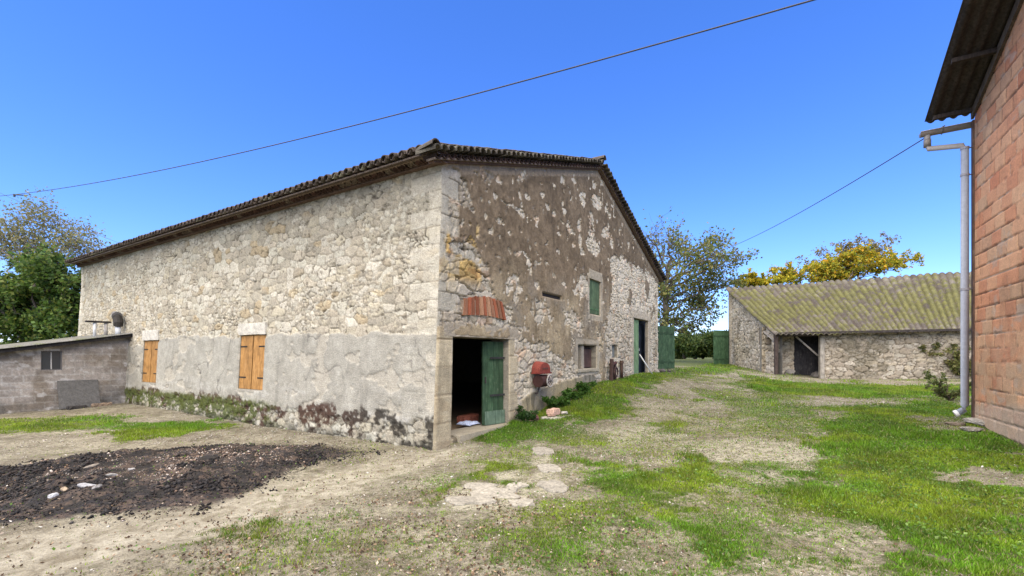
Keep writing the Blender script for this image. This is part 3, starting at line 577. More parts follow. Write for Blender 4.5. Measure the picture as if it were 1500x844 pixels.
mb.build('brick_arch', M['masonry'], house)
# plank leaves
def planks(mb, o, a, h, nrm, n, col, th=.035, gap=.006, var=.18):
    o, a, h, nrm = [np.array(k, float) for k in (o, a, h, nrm)]; w = np.linalg.norm(a); au = a/w
    for i in range(n):
        c = np.array(col)*random.uniform(1-var, 1+var); m_ = 8
        p = o+au*(w/n*i+gap/2); ww = au*(w/n-gap)
        for j in range(m_): 
            mb.box(p+h*j/m_+nrm*random.uniform(0, .0015), ww, nrm*th, h/m_, c*random.uniform(.93, 1.07))
dn = -q; door = None
leaf_a = on_wall(709, 560, P0+L*.25, G)[0]; rec = .13
mb = MB(); d0 = p3+g3*(D1[1]-.02)+q*rec+up*.16; dd = g3*(-(D1[1]-leaf_a))+q*.14
planks(mb, d0, dd, up*(dz-.22), unit(np.cross(dd, up))*1., 4, (.038, .075, .036)); door = mb.build('door', M['wood'], house)
nr = unit(np.cross(dd, up)); nr = nr if nr@dn > 0 else -nr
mb = MB(); mb.box(d0+up*.0+nr*.041, dd*.97, nr*.01, up*.30, (.10, .15, .10)); mb.build('kick_board', M['wood'], door)
for zz in (.62, 1.45):
    mb = MB(); mb.box(d0+nr*.041+up*zz, dd*.72, nr*.008, up*.045, (.03, .03, .028)); mb.build('hinge_strap', M['rust'], door)
mb = MB(); mb.box(d0+dd*.93+nr*.042+up*.92, dd*.03, nr*.03, up*.14, (.05, .045, .04)); mb.build('handle', M['rust'], door)
# brown shutters on the long wall
for w_, sc_ in ((w1, 1), (w2, 1)):
    wd = w_[1]-w_[0]
    for k in (0, 1):
        mb = MB(); s0 = w_[0]+.012+k*(wd/2+.012); zb, zt_ = w_[2]+.01, w_[3]-.012
        bl = lambda z: p3-g3*(bt(z)-.05)
        o_ = bl(zb)+q*s0+up*zb; hh = (bl(zt_)+up*zt_)-(bl(zb)+up*zb)
        planks(mb, o_, q*(wd/2-.03), hh, -g3, 3, (.30, .155, .045), .03, .004, .10); sh = mb.build('shutter', M['wood'], house)
        for zz in (.2, .78):
            mb = MB(); hs = .55; s1 = s0+(wd/2-.03)*(1-hs)*k-(.06 if k == 0 else 0); mb.box(o_+hh*zz-g3*.031+q*(s1-s0), q*((wd/2-.03)*hs+.06), -g3*.007, up*.035, (.02, .018, .016)); mb.build('hinge', M['rust'], sh)
    mb = MB(); mb.box(p3-g3*(bt(w_[2])+.03)+q*(w_[0]-.02)+up*(w_[2]-.05), q*(wd+.04), g3*.2, up*.048, (.36, .34, .30), .004); mb.build('sill', M['masonry'], house)
# green shutters of the upper gable window
a = Hgreen
for k in (0, 1):
    mb = MB(); w_ = (a[1]-a[0])/2-.01; planks(mb, p3+g3*(a[0]+.005+k*(w_+.012))+q*.05+up*(a[2]+.02), g3*w_, up*(a[3]-a[2]-.03), -q, 3, (.08, .125, .06), .03); sh = mb.build('shutter', M['wood'], house)
    mb = MB(); mb.box(p3+g3*(a[0]+.03+k*(w_+.012))+q*.018+up*(a[2]+.15), g3*(w_-.06), -q*.008, up*.05, (.07, .14, .06)); mb.build('batten', M['wood'], sh)
# low barred window: board and pale post
a = Hwin; wf = thing_part = None
mb = MB(); mb.box(p3+g3*(a[0]+.02)+q*.20+up*(a[2]+.02), g3*(a[1]-a[0]-.04), q*.03, up*(a[3]-a[2]-.04), (.035, .024, .02)); win = mb.build('window', M['wood'], house)
mb = MB(); mb.box(p3+g3*(a[0]+(a[1]-a[0])*.27)+q*.05+up*(a[2]+.01), g3*.20, q*.12, up*(a[3]-a[2]-.02), (.36, .33, .28), .004); mb.build('mullion', M['masonry'], win)
mb = MB(); planks(mb, p3+g3*(a[0]+(a[1]-a[0])*.5)+q*.17+up*(a[2]+.03), g3*(a[1]-a[0])*.48, up*(a[3]-a[2])*.8, -q, 4, (.085, .05, .04), .02); mb.build('board', M['wood'], win)
stoneblock(p3+g3*(a[0]-.15)-q*.07+up*(a[2]-.10), g3*(a[1]-a[0]+.3), q*.3, up*.10, (.42, .38, .30), 'sill', house)
a = Hslit; mb = MB(); mb.box(p3+g3*(a[0]+.01)+q*.10+up*(a[2]+.01), g3*(a[1]-a[0]-.02), q*.03, up*(a[3]-a[2]-.02), (.15, .16, .15)); mb.build('slit_window', M['wood'], house)
a = Hslot; mb = MB(); mb.box(p3+g3*(a[0]+.01)+q*.02+up*(a[2]+.01), g3*(a[1]-a[0]-.02), q*.05, up*(a[3]-a[2]-.02), (.02, .016, .014)); mb.build('iron_tie', M['rust'], house)
# far doorway: pale green leaf and dark blue-black one ajar
a = Hdoor; wd = a[1]-a[0]; mb = MB(); planks(mb, p3+g3*(a[0]+.02)+q*.08+up*(a[2]+.05), g3*wd*.40, up*(a[3]-a[2]-.10), -q, 4, (.15, .24, .12)); mb.build('door', M['wood'], house)
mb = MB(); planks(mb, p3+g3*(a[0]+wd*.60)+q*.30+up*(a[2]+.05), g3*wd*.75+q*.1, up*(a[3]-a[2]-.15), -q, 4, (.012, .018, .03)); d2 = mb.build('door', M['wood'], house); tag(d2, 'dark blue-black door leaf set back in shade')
mb = MB(); mb.box(p3+g3*(a[0]+wd*.80)+q*.28+up*(a[2]+1.0), g3*.05, -q*.03, up*.1, (.3, .3, .3)); mb.build('handle', M['metal'], d2)
exec_later = []
# ------------------------------------------------------------------ block lean-to shed
T0 = 14.35; J = P0+L*T0; SU = -G; g_s = -g3                                   # face runs from the house wall towards the viewer side
shed = thing('block_shed', (J[0], J[1], 0), 'small grey concrete block lean-to with flat dark roof against the stone wall', 'shed')
so = P0+L*T0; SLEN = 4.6
def shed_top(s): return 2.40-.185*s
def shed_shade(s, z):
    w, h = .46, .215; row = np.floor(z/h); f = (s/w+(row % 2)*.5+_h(row, row*0, 9)*.15); i = np.floor(f); e = np.minimum(np.minimum(f-i, 1-f+i)*w, np.minimum(z/h-row, 1-z/h+row)*h)
    n = fbm(s*3, z*3, 601); n2 = fbm(s*20, z*20, 602, 3); k = _h(i, row, 603)
    c = np.array((.30, .265, .225))*(.72+.4*k*.6+.3*n)[..., None]; sm = ss(.018+.02*n, .004, e)*ss(.25, .5, fbm(s*2, z*4, 604)+.1)
    c = mixc(c, (.40, .38, .34), sm*.8); c = mixc(c, (.42, .40, .36), .5*ss(.62, .72, fbm(s*2.3, z*5, 606))); c = c*(.7+.6*n2)[..., None]; c = mixc(c, c*np.array((.70, .66, .60)), ss(.45, .62, fbm(s*1.3, z*1.3, 608))); c = mixc(c, (.50, .48, .44), .6*ss(.68, .72, fbm(s*3, z*4.4, 609)))
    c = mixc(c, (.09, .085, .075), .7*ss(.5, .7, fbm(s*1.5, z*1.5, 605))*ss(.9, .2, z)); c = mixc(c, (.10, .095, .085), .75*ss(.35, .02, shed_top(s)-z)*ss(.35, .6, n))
    return c, .006*(n2-.5)-.008*ss(.014, .004, e)+.006*sm
sw = [on_wall(60, 514, so, SU), on_wall(91, 542, so, SU)]; SWIN = (sw[1][0], sw[0][0], sw[1][1], sw[0][1], .10)
sheet('wall', so, SU, NL*0+np.array(-L)*1.0, 0, SLEN, -.35, 2.6, .03, [SWIN], lambda s, z: z < shed_top(s)-.03, shed_shade, shed, mat=M['block'], thick=.2, hole_col=(.22, .2, .18))
s3 = np.array([*so, 0]); 
mb = MB(); mb.box(s3+g_s*(SLEN-.2)+q*.01+up*-.35, g_s*.199, q*4.8, up*(shed_top(SLEN)+.3), (.27, .25, .22)); mb.box(s3+q*4.6+up*-.35, g_s*(SLEN-.21), q*.2, up*(shed_top(SLEN)+.3), (.27, .25, .22)); mb.build('wall', M['block'], shed)
# roof sheets
aa = np.linspace(-.12, SLEN+.3, 40); bb_ = np.linspace(-.28, 5.1, 150); A_, B_ = np.meshgrid(aa, bb_)
z = shed_top(A_)+.075+.02*np.cos(B_*2*math.pi/.177)+.01*vn(A_*3, B_*3, 6); V = np.stack([so[0]+SU[0]*A_+L[0]*B_, so[1]+SU[1]*A_+L[1]*B_, z], -1).reshape(-1, 3)
n_ = fbm(A_*4, B_*4, 610); c = mixc((.20, .19, .17), (.10, .10, .09), n_); c = mixc(c, (.12, .13, .07), ss(.55, .7, fbm(A_*7, B_*7, 611)))
o = mesh('roof', V, quads(len(bb_), len(aa)), M['rock'], shed, c.reshape(-1, 3), True); md = o.modifiers.new('t', 'SOLIDIFY'); md.thickness = .012
mb = MB(); mb.box(s3-q*.22+up*(shed_top(-.1)-.07), g_s*(SLEN+.2)-up*.185*(SLEN+.2), q*.04, up*.10, (.025, .022, .02)); mb.box(s3-q*.19+up*(shed_top(-.1)-.03), g_s*(SLEN+.2)-up*.185*(SLEN+.2), q*5.2, up*.045, (.04, .036, .03)); mb.build('fascia', M['wood'], shed)
# little window
h = SWIN; w_ = h[1]-h[0]; hh = h[3]-h[2]; mb = MB(); o_ = s3+g_s*h[0]+q*.05+up*h[2]
for (a, b_, c_, d_) in ((0, 0, w_, .03), (0, hh-.03, w_, .03), (0, .03, .025, hh-.06), (w_-.025, .03, .025, hh-.06), (w_*.5-.014, .03, .028, hh-.06)): mb.box(o_+g_s*a+up*b_, g_s*c_, q*.03, up*d_, (.45, .43, .40) if a > w_*.2 and a < w_*.7 else (.13, .12, .11))
win = mb.build('window', M['wood'], shed); mb = MB(); mb.box(o_+g_s*.02+up*.02+q*.015, g_s*(w_-.04), q*.006, up*(hh-.04)); mb.build('pane', M['glass'], win)
# outlets standing on the shed roof near the house
def sroof(s, t_): return s3+g_s*s+q*t_+up*(shed_top(s)+.07)
rp = lambda u, v: on_wall(u, v, so, SU)
mb = MB(); c0 = sroof(.30, .5); mb.tube([c0-up*.05, c0+up*.32], .085, 12, (.62, .62, .62)); cw = thing('roof_vent', tuple(c0), 'dark ragged metal cowl on a short white pipe on the shed roof', 'vent'); 
mesh_o = mb.build('pipe', M['metal'], cw, smooth=True)
mb = MB(); mb.tube([c0+up*.30, c0+up*.42+q*-.02, c0+up*.62+q*.06, c0+up*.80+q*.14], [.13, .145, .14, .05], 12, (.04, .035, .03)); mb.tube([c0+up*.66+q*.02-g3*.02, c0+up*.76+q*.30], [.16, .10], 10, (.16, .15, .14)); mb.build('cowl', M['rust'], cw)
c0 = sroof(.62, .55); pv2 = thing('roof_vent', tuple(c0), 'two white posts carrying a dark board on the shed roof, left of the cowl', 'vent')
for k in (0, 1): mb = MB(); mb.tube([c0+g_s*(.0+.30*k)-up*.05, c0+g_s*.30*k+up*.46], .045 if k else .05, 10, (.6, .6, .58) if k else (.35, .32, .28)); mb.build('pipe', M['metal'], pv2, smooth=True)
mb = MB(); mb.box(c0-g_s*.12+up*.462-q*.08, g_s*.66, q*.16, up*.055, (.035, .03, .026), .005); mb.build('board', M['wood'], pv2)
# leaning slab and odds at its foot
def spt(u, v, out=0):
    s_, z_ = on_wall(u, v, so, SU); return s3+g_s*s_+up*z_-q*out
a = spt(144, 604, 1.)[2]
b0 = spt(143, 598); b1 = spt(83, 605); b0[2] = ground_z(b0[0], b0[1])-.02; b1[2] = b0[2]; zt_ = spt(83, 558)[2]
stoneblock(b0-q*.30, b1-b0, q*.055, up*(zt_-b0[2])+q*.24, (.12, .115, .105), 'concrete_slab', None, amp=.01, mat='block')
tag(bpy.data.objects['concrete_slab'], 'dark grey stained slab leaning upright against the block shed', 'slab')
for (u, v, du, col, lab) in ((128, 608, .55, (.26, .19, .13), 'tan broken block lying at the right foot of the dark leaning slab'), (92, 611, .5, (.05, .045, .04), 'black timber offcut on the ground before the dark leaning slab')):
    p = spt(u, v, .45); p[2] = float(ground_z(p[0], p[1]))-.02; stoneblock(p, -g_s*du+q*.05, q*.15, up*.13, col, 'block_fragment', None, amp=.03, mat='rock'); 
    o = [k for k in bpy.data.objects if k.name.startswith('block_fragment')][-1]; tag(o, lab, 'debris')
# ------------------------------------------------------------------ barn at the back
bA = at(1136, 488, 26); bB = at(1413, 482, 24.6); bC = at(1067, 424, 33); bD = at(1413, 399, 28.4)
bB = bA+(bB-bA)*1.55; bD = bC+(bD-bC)*1.45
barn = thing('stone_barn', (bA[0], bA[1], float(hz(bA[0], bA[1]))), 'low stone barn with mossy corrugated tile roof and open dark doorway bay', 'barn')
def bar_roof(a, b_):  # a along, b up the slope
    a = np.asarray(a)[..., None]; b_ = np.asarray(b_)[..., None]; return (bA*(1-a)+bB*a)*(1-b_)+(bC*(1-a)+bD*a)*b_
Lb = np.linalg.norm(bB-bA); per = .285; na = int(Lb/per*10); A_, B_ = np.meshgrid(np.linspace(-.01, 1, na), np.linspace(-.045, 1.0, 60))
V = bar_roof(A_, B_); ph = (A_*Lb/per) % 1; V[..., 2] += .13*np.abs(np.cos(ph*math.pi))**.8-.02*((B_*12) % 1)-.02*np.sin(B_*math.pi)*4*.5+(fbm(A_*9, B_*5, 700)-.5)*.16+(vn(np.floor(A_*Lb/per+.5), np.floor(B_*12), 7)-.5)*.045+(vn(A_*Lb*1.3, B_*6, 8)-.5)*.06
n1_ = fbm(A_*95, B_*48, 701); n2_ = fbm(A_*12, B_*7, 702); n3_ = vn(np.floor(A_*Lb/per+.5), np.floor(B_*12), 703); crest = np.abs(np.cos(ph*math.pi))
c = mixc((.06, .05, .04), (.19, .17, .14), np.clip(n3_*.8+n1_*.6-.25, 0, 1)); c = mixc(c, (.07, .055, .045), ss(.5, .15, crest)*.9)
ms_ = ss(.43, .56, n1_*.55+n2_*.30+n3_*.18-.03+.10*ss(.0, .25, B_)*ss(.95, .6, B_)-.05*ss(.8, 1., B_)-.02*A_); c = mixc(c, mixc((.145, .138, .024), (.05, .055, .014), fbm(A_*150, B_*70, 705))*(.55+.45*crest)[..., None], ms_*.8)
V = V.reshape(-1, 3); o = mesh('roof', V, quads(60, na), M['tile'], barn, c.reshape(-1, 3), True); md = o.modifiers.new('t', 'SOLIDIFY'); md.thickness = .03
def bwall(p, r, z0, z1f, d, holes, seed, tone, nrm, thick=.45):
    U = unit((r-p)[:2]); ln = np.linalg.norm((r-p)[:2])
    def shade(s, z):
        c, rr = rub(s, z, seed, .52, .26, tone)
        ws = s+(fbm(s*2.2, z*2.2, seed)-.5)*.22; wz = z+(fbm(s*2.2, z*2.2, seed+40)-.5)*.16; f1, e, i = stones(ws, wz, .52, .26, seed)
        jn = ss(.09, .0, e); c = mixc(c, (.11, .09, .07), jn*.7); rr = rr-.03*jn; c = mixc(c, (.10, .09, .06), .5*ss(.62, .7, fbm(s, z, seed+5))); return c, rr*1.3
    n_ = np.array([U[1], -U[0]]) if nrm is None else np.array(nrm)
    return sheet('wall', p[:2], U, n_, 0, ln, z0, 4.9+1.8, d, holes, lambda s, z: z < z1f(s/ln), shade, barn, thick=thick, hole_col=(.2, .17, .14)), U, n_, ln
inset = .35; fl = unit((bB-bA)*[1, 1, 0]); fb = unit((bC-bA)*[1, 1, 0])
F0 = bA+fb*inset+fl*.08; F0[2] = 0; Fe = bB+fb*inset; Fe[2] = 0
front_s = on_wall(1208, 500, F0[:2], fl[:2])[0]
pf = F0+fl*front_s
zf = lambda f: bA[2]+(bB[2]-bA[2])*f-.02
bwall(pf, Fe, -.2, lambda f: zf(.2+.8*f)+.10, .04, [], 800, (.40, .355, .29), None)
# gable side (seen at a raking angle)
G0 = bA+fb*(inset+.02)+fl*.10; G0[2] = 0; G1 = bC-fb*.2+fl*.08; G1[2] = 0; lg = np.linalg.norm((G1-G0)[:2]); Ug = unit((G1-G0)[:2])
za = lambda f: bA[2]+(bC[2]-bA[2])*(.05+.93*f)-.0
gh = sorted([on_wall(1112, 490, G0[:2], Ug)[0], on_wall(1122.5, 490, G0[:2], Ug)[0]]); z0_, z1_ = on_wall(1117, 505, G0[:2], Ug)[1], on_wall(1117, 480, G0[:2], Ug)[1]
GHL = (gh[0], gh[1], z0_, z1_, .25); GH2 = (.30, 1.25, 1.9, 2.75, .4)
bwall(G0, G1, -.2, lambda f: za(f)+.02, .05, [GHL, GH2], 820, (.40, .365, .31), (-Ug[1], Ug[0]))
mb = MB(); w3 = np.array([*Ug, 0]); planks(mb, G0+w3*(GHL[0]+.03)+up*GHL[2]+np.array([Ug[1], -Ug[0], 0])*.14, w3*(GHL[1]-GHL[0]-.06), up*(GHL[3]-GHL[2]-.03), np.array([Ug[1], -Ug[0], 0]), 4, (.12, .07, .055)); mb.build('window_board', M['wood'], barn)
# back and right walls
mb = MB(); bk = bC*1; bk[2] = 0; bk2 = bD*1; bk2[2] = 0; mb.add([bk+up*0, bk2, bk2+up*(bD[2]-.1), bk+up*(bC[2]-.1), bk-fb*.4, bk2-fb*.4, bk2-fb*.4+up*(bD[2]-.3), bk-fb*.4+up*(bC[2]-.3)], [[0, 1, 2, 3], [4, 7, 6, 5], [3, 2, 6, 7]], (.4, .36, .3))
rt = Fe*1; mb.add([rt, bk2, bk2+up*(bD[2]-.1), rt+up*(bB[2]-.05), rt-fl*.4, bk2-fl*.4, bk2-fl*.4+up*(bD[2]-.15), rt-fl*.4+up*(bB[2]-.1)], [[0, 1, 2, 3], [4, 7, 6, 5], [3, 2, 6, 7]], (.4, .36, .3)); mb.build('wall', M['masonry'], barn)
# recessed bay: set-back wall, dark plank door, posts, brace
gz_b = lambda p: float(hz(p[0], p[1]))
rb0 = F0+fb*1.1; sb_ = lambda u: on_wall(u, 500, rb0[:2], fl[:2])[0]
s_a, s_b, s_c = sb_(1163), sb_(1200), front_s+.6
bwall(rb0-fl*.2, rb0+fl*(s_a+.0), -.2, lambda f: bA[2]+.45, .05, [], 840, (.38, .335, .27), None, .3)
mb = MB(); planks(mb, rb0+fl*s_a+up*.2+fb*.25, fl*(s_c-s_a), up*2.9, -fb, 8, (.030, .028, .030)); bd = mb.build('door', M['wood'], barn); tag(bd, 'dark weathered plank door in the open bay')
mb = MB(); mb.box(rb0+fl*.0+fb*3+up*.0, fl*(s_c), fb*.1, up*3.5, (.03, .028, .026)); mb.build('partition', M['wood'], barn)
def beam(name, a, b_, w, col, par=barn, mat='wood'):
    mb = MB(); a = np.array(a); b_ = np.array(b_); d = unit(b_-a); x = unit(np.cross(d, up if abs(d[2]) < .9 else fl)); y = np.cross(x, d); mb.box(a-x*w/2-y*w/2, b_-a, x*w, y*w, col, .006); return mb.build(name, M[mat], par)
pst = bA+fb*.05+fl*.05; beam('post', [pst[0], pst[1], gz_b(pst)-.1], [pst[0], pst[1], bA[2]-.02], .16, (.05, .035, .028))
pp = F0+fl*(front_s-.14)+fb*.05; beam('post', [pp[0], pp[1], gz_b(pp)-.1], [pp[0], pp[1], bA[2]+.08], .22, (.30, .27, .22))
beam('beam', bA+fb*.08-up*.12, bA+fb*.08-up*.10+fl*(front_s+.1), .15, (.07, .055, .045))
br0 = at(1166, 493, np.dot(F0[:2], [0, 1])+.3); br1 = at(1198, 521, F0[1]+.2); beam('brace', br0, br1, .09, (.33, .30, .26))
mb = MB(); mb.box(bA-fb*.28+fb*.02-up*.11-fl*.1, (bB-bA), fb*.03, up*.13, (.035, .028, .024)); mb.build('fascia', M['wood'], barn)
beam('rafter', bA+fb*.0-up*.08+fl*.03, bC-up*.08+fl*.03, .12, (.14, .115, .09)); beam('brace', bA+fb*1.6+up*.65-up*.4+fl*.02, bA+fb*.1-up*.45+fl*.02, .1, (.30, .27, .23))
# stones along the foot of the bay
STN = []
def rockmesh(name, p, r, col, lab, cat='stone', sq=(1, 1, .7), mat='rock', group=None, seed=0, sink=.2):
    rr = random.Random(seed or int(abs(p[0]*991+p[1]*77))); t_ = (1+5**.5)/2; V = [np.array(unit(k)) for k in [(-1, t_, 0), (1, t_, 0), (-1, -t_, 0), (1, -t_, 0), (0, -1, t_), (0, 1, t_), (0, -1, -t_), (0, 1, -t_), (t_, 0, -1), (t_, 0, 1), (-t_, 0, -1), (-t_, 0, 1)]]
    Fs = [(0, 11, 5), (0, 5, 1), (0, 1, 7), (0, 7, 10), (0, 10, 11), (1, 5, 9), (5, 11, 4), (11, 10, 2), (10, 7, 6), (7, 1, 8), (3, 9, 4), (3, 4, 2), (3, 2, 6), (3, 6, 8), (3, 8, 9), (4, 9, 5), (2, 4, 11), (6, 2, 10), (8, 6, 7), (9, 8, 1)]
    for _ in range(2):
        E = {}; nf = []
        def mid(a, b_):
            k = (min(a, b_), max(a, b_))
            if k not in E: E[k] = len(V); V.append(unit(V[a]+V[b_]))
            return E[k]
        for a, b_, c in Fs: d, e, f = mid(a, b_), mid(b_, c), mid(c, a); nf += [(a, d, f), (b_, e, d), (c, f, e), (d, e, f)]
        Fs = nf
    W = np.array(V); pl_ = [unit([rr.gauss(0, 1) for _ in range(3)]) for _ in range(9)]; k = np.ones(len(W))
    for n_ in pl_: dd_ = W@n_; k = np.where(dd_ > .62, np.minimum(k, .66/np.maximum(dd_, .01)), k)
    W = W*k[:, None]; W = W+np.array([[rr.gauss(0, .025) for _ in range(3)] for _ in W]); a_ = rr.uniform(0, 3.14); W = W*np.array(sq)*r; ca, sa = math.cos(a_), math.sin(a_)
    W = np.stack([W[:, 0]*ca-W[:, 1]*sa, W[:, 0]*sa+W[:, 1]*ca, W[:, 2]], 1); p = np.array(p, float); p[2] += r*sq[2]*(.7-sink)
    cc = np.array(col)*np.array([[rr.uniform(.85, 1.15)] for _ in W]); o = mesh(name, W+p, [list(f) for f in Fs], M[mat], None, cc, loc=p); 
    return tag(o, lab, cat, group)
def gpt(u, v): p = gp(u, v); p[2] = float(ground_z(p[0], p[1])); return p
for i, (u, v, r, lab) in enumerate(((1158, 549, .32, 'low grey stone at the foot of the barn bay beside the dark post'), (1196, 553, .34, 'dark boulder beside the pale post of the barn doorway'))):
    rockmesh('foot_stone', gpt(u, v), r, (.22, .20, .17) if i == 0 else (.10, .09, .08), lab)
# ------------------------------------------------------------------ brick building on the right
Q0 = np.array([9.23, 9.0]); W2 = -unit([.5177, .856]); n2w = np.array([-.856, .5177]); w3b = np.array([*W2, 0]); n3b = np.array([*n2w, 0]); q0 = np.array([*Q0, 0]); BL = 4.6
brick = thing('brick_building', (Q0[0], Q0[1], .3), 'tall orange hollow brick building with overhanging corrugated roof and grey downpipe', 'building')
def btop(s): return 6.42+.40*s
def brick_shade(s, z):
    w, h = .44, .262; row = np.floor(z/h); zz = z+.02*(fbm(s*1.5, z, 900)-.5); row = np.floor(zz/h); f = s/w+(row % 2)*.5+_h(row, row*0, 901)*.3; i = np.floor(f)
    e = np.minimum(np.minimum(f-i, 1-f+i)*w, np.minimum(zz/h-row, 1-zz/h+row)*h); k = _h(i, row, 902); k2 = _h(i, row, 903); n = fbm(s*5, z*5, 904); n2 = fbm(s*28, z*28, 905, 3)
    c = mixc((.60, .275, .145), (.66, .39, .22), k); c = mixc(c, (.50, .19, .10), (k2 > .82)*.6); c = mixc(c, (.50, .33, .20), (k2 < .22)*.6); c = mixc(c, c*.72, .8*ss(.55, .7, fbm(s*1.4, z*.8, 912))); c = mixc(c, (.47, .33, .21), .6*ss(.62, .2, (z-.4)/4)*ss(.3, .6, n)); c = c*(.9+.2*n2)[..., None]
    e2 = e+(n-.5)*.008; j = ss(.011, .004, e2); c = mixc(c, mixc((.13, .08, .055), (.42, .36, .29), ss(.56, .62, fbm(s*2.5, z*2.5, 906))), j*.9)
    holes_ = ss(.60, .66, fbm(s*7, z*7, 908))*ss(.05, .02, e2); holes_ = holes_*.4; c = mixc(c, (.10, .06, .045), holes_*.8); sm = ss(.68, .73, fbm(s*2, z*3.3, 909)); c = mixc(c, (.40, .33, .26), sm*.5)
    base = ss(.80, .62, z-.08*s); c = mixc(c, np.array((.44, .36, .28))*(.8+.4*n2)[..., None], base*.7)
    return c, .006*(n2-.5)+.006*(k-.5)-.018*j-.02*holes_
sheet('wall', Q0, W2, n2w, 0, BL, -.2, 8.6, .022, [], lambda s, z: z < btop(s)+.03, brick_shade, brick, mat=M['brickwork'], thick=.25)
BW = 6.; mb = MB(); nb3 = -n3b
mb.add([q0-up*.2, q0+nb3*BW-up*.2, q0+nb3*BW+up*6.4, q0+up*6.4, q0+w3b*.25-up*.2, q0+nb3*BW+w3b*.25-up*.2, q0+nb3*BW+w3b*.25+up*6.4, q0+w3b*.25+up*6.4], [[0, 1, 2, 3], [4, 7, 6, 5], [3, 2, 6, 7]], (.38, .19, .11))
e0 = q0+w3b*BL; mb.add([e0-up*.2, e0+nb3*BW-up*.2, e0+nb3*BW+up*btop(BL), e0+up*btop(BL), e0-w3b*.25-up*.2, e0+nb3*BW-w3b*.25-up*.2, e0+nb3*BW-w3b*.25+up*btop(BL), e0-w3b*.25+up*btop(BL)], [[1, 0, 3, 2], [5, 6, 7, 4], [3, 2, 6, 7]], (.38, .19, .11))
f0_ = q0+nb3*BW; mb.add([f0_-up*.2, f0_+w3b*BL-up*.2, f0_+w3b*BL+up*btop(BL), f0_+up*6.4], [[0, 1, 2, 3]], (.38, .19, .11)); mb.build('wall', M['masonry'], brick)
# corrugated roof sheets, ribs running up the slope, seen from below
OV = .72; aa = np.linspace(-.17, BL+.2, 30); bb_ = np.arange(-OV, BW+.3, .022); A_, B_ = np.meshgrid(aa, bb_)
z = 6.66+.40*A_+.030*np.cos(B_*2*math.pi/.177)*1.0+.01*vn(B_*2, A_*2, 5); V = np.stack([Q0[0]+W2[0]*A_-n2w[0]*B_, Q0[1]+W2[1]*A_-n2w[1]*B_, z], -1).reshape(-1, 3)
c = mixc((.05, .042, .036), (.035, .03, .026), fbm(A_*3, B_*3, 910)); c = mixc(c, (.075, .063, .052), ss(.55, .7, fbm(A_*.8, B_*5, 911))); o = mesh('roof', V, quads(len(bb_), len(aa)), M['tile'], brick, c.reshape(-1, 3), True); md = o.modifiers.new('t', 'SOLIDIFY'); md.thickness = .012
for s_ in (.06, 1.28, 2.5, 3.7): beam('purlin', q0+w3b*s_+n3b*(OV-.08)+up*(6.54+.40*s_), q0+w3b*s_-n3b*1.0+up*(6.54+.40*s_), .07, (.035, .027, .022), brick)
mb = MB(); mb.box(q0+n3b*.004+w3b*-.02+up*(btop(0)-.0), w3b*(BL)+up*.4*BL, n3b*.05, up*.16, (.10, .08, .065), .004); mb.build('rake_board', M['wood'], brick)
mb = MB(); mb.box(q0-w3b*.008+n3b*-.10+up*-.2, n3b*.125, -w3b*.09, up*6.6, (.115, .07, .05), .003); mb.build('corner_strip', M['wood'], brick)  # narrow dark brown strip down the full height of the wall corner
# half-round gutter along the eave
go = q0-w3b*.30; gutter_p = [go+n3b*(OV+.05)+up*6.43, go-n3b*BW+up*6.47]; mb = MB(); ax_ = unit(gutter_p[1]-gutter_p[0]); sd = unit(np.cross(ax_, up)); up2 = np.cross(sd, ax_)
mb.arc(gutter_p[0], ax_, sd, up2, .085, np.linalg.norm(gutter_p[1]-gutter_p[0]), .008, 10, (.24, .215, .19), flip=True); V = [gutter_p[0]]+[gutter_p[0]+sd*math.cos(a)*.084-up2*math.sin(a)*.084 for a in np.linspace(0, math.pi, 9)]
mb.add(V, [list(range(1, 10))], (.22, .2, .18)); mb.tube([gutter_p[0]+sd*.088+up2*.004, gutter_p[1]+sd*.088+up2*.004], .011, 6, (.26, .23, .2)); mb.tube([gutter_p[0]-sd*.088+up2*.004, gutter_p[1]-sd*.088+up2*.004], .011, 6, (.26, .23, .2)); gut = mb.build('gutter', M['metal'], brick, smooth=False)
for k in (.35, 1.2, 2.1):
    mb = MB(); p = gutter_p[0]+ax_*k; mb.tube([p-sd*.09+up*.01]+[p+sd*math.cos(a)*.094-up2*math.sin(a)*.094 for a in np.linspace(math.pi, 0, 9)], .008, 6, (.12, .11, .1)); mb.build('bracket', M['metal'], gut)
dpx = q0-w3b*.02+n3b*.14; gtop = gutter_p[0]+ax_*.12; pc_ = (.30, .33, .38)
mb = MB(); mb.tube([gtop-up*.07, gtop-up*.20], [.055, .05], 14, (.30, .28, .26)); mb.tube([gtop-up*.16, gtop-up*.31], .063, 14, (.20, .18, .16)); mb.tube([gtop-up*.26, gtop-up*.36+(dpx-gtop)*[.04, .04, 0], [*(gtop*.06+dpx*.94)[:2], 5.93], [*dpx[:2], 5.82]], .052, 14, (.33, .31, .29)); dp = mb.build('downpipe', M['metal'], brick, smooth=True); tag(dp, 'brownish offset bend of the rainwater pipe')
mb = MB(); gb = float(hz(dpx[0], dpx[1])); mb.tube([[*dpx[:2], 5.86], [*dpx[:2], gb+.32], [*(dpx[:2]-[.02, -.0]), gb+.24], [*(dpx[:2]+n2w*.10), gb+.17]], .062, 16, pc_); dp = mb.build('downpipe', M['metal'], brick, smooth=True)
for zz in (5.84, 3.0, 5.3): mb = MB(); mb.tube([[*dpx[:2], zz], [*dpx[:2], zz+.045]], .069, 16, (.30, .30, .32)); mb.tube([[*dpx[:2], zz+.02], [*(dpx[:2]-n2w*.14), zz+.02]], .012, 6, (.1, .1, .1)); mb.build('pipe_clip', M['metal'], dp, smooth=False)
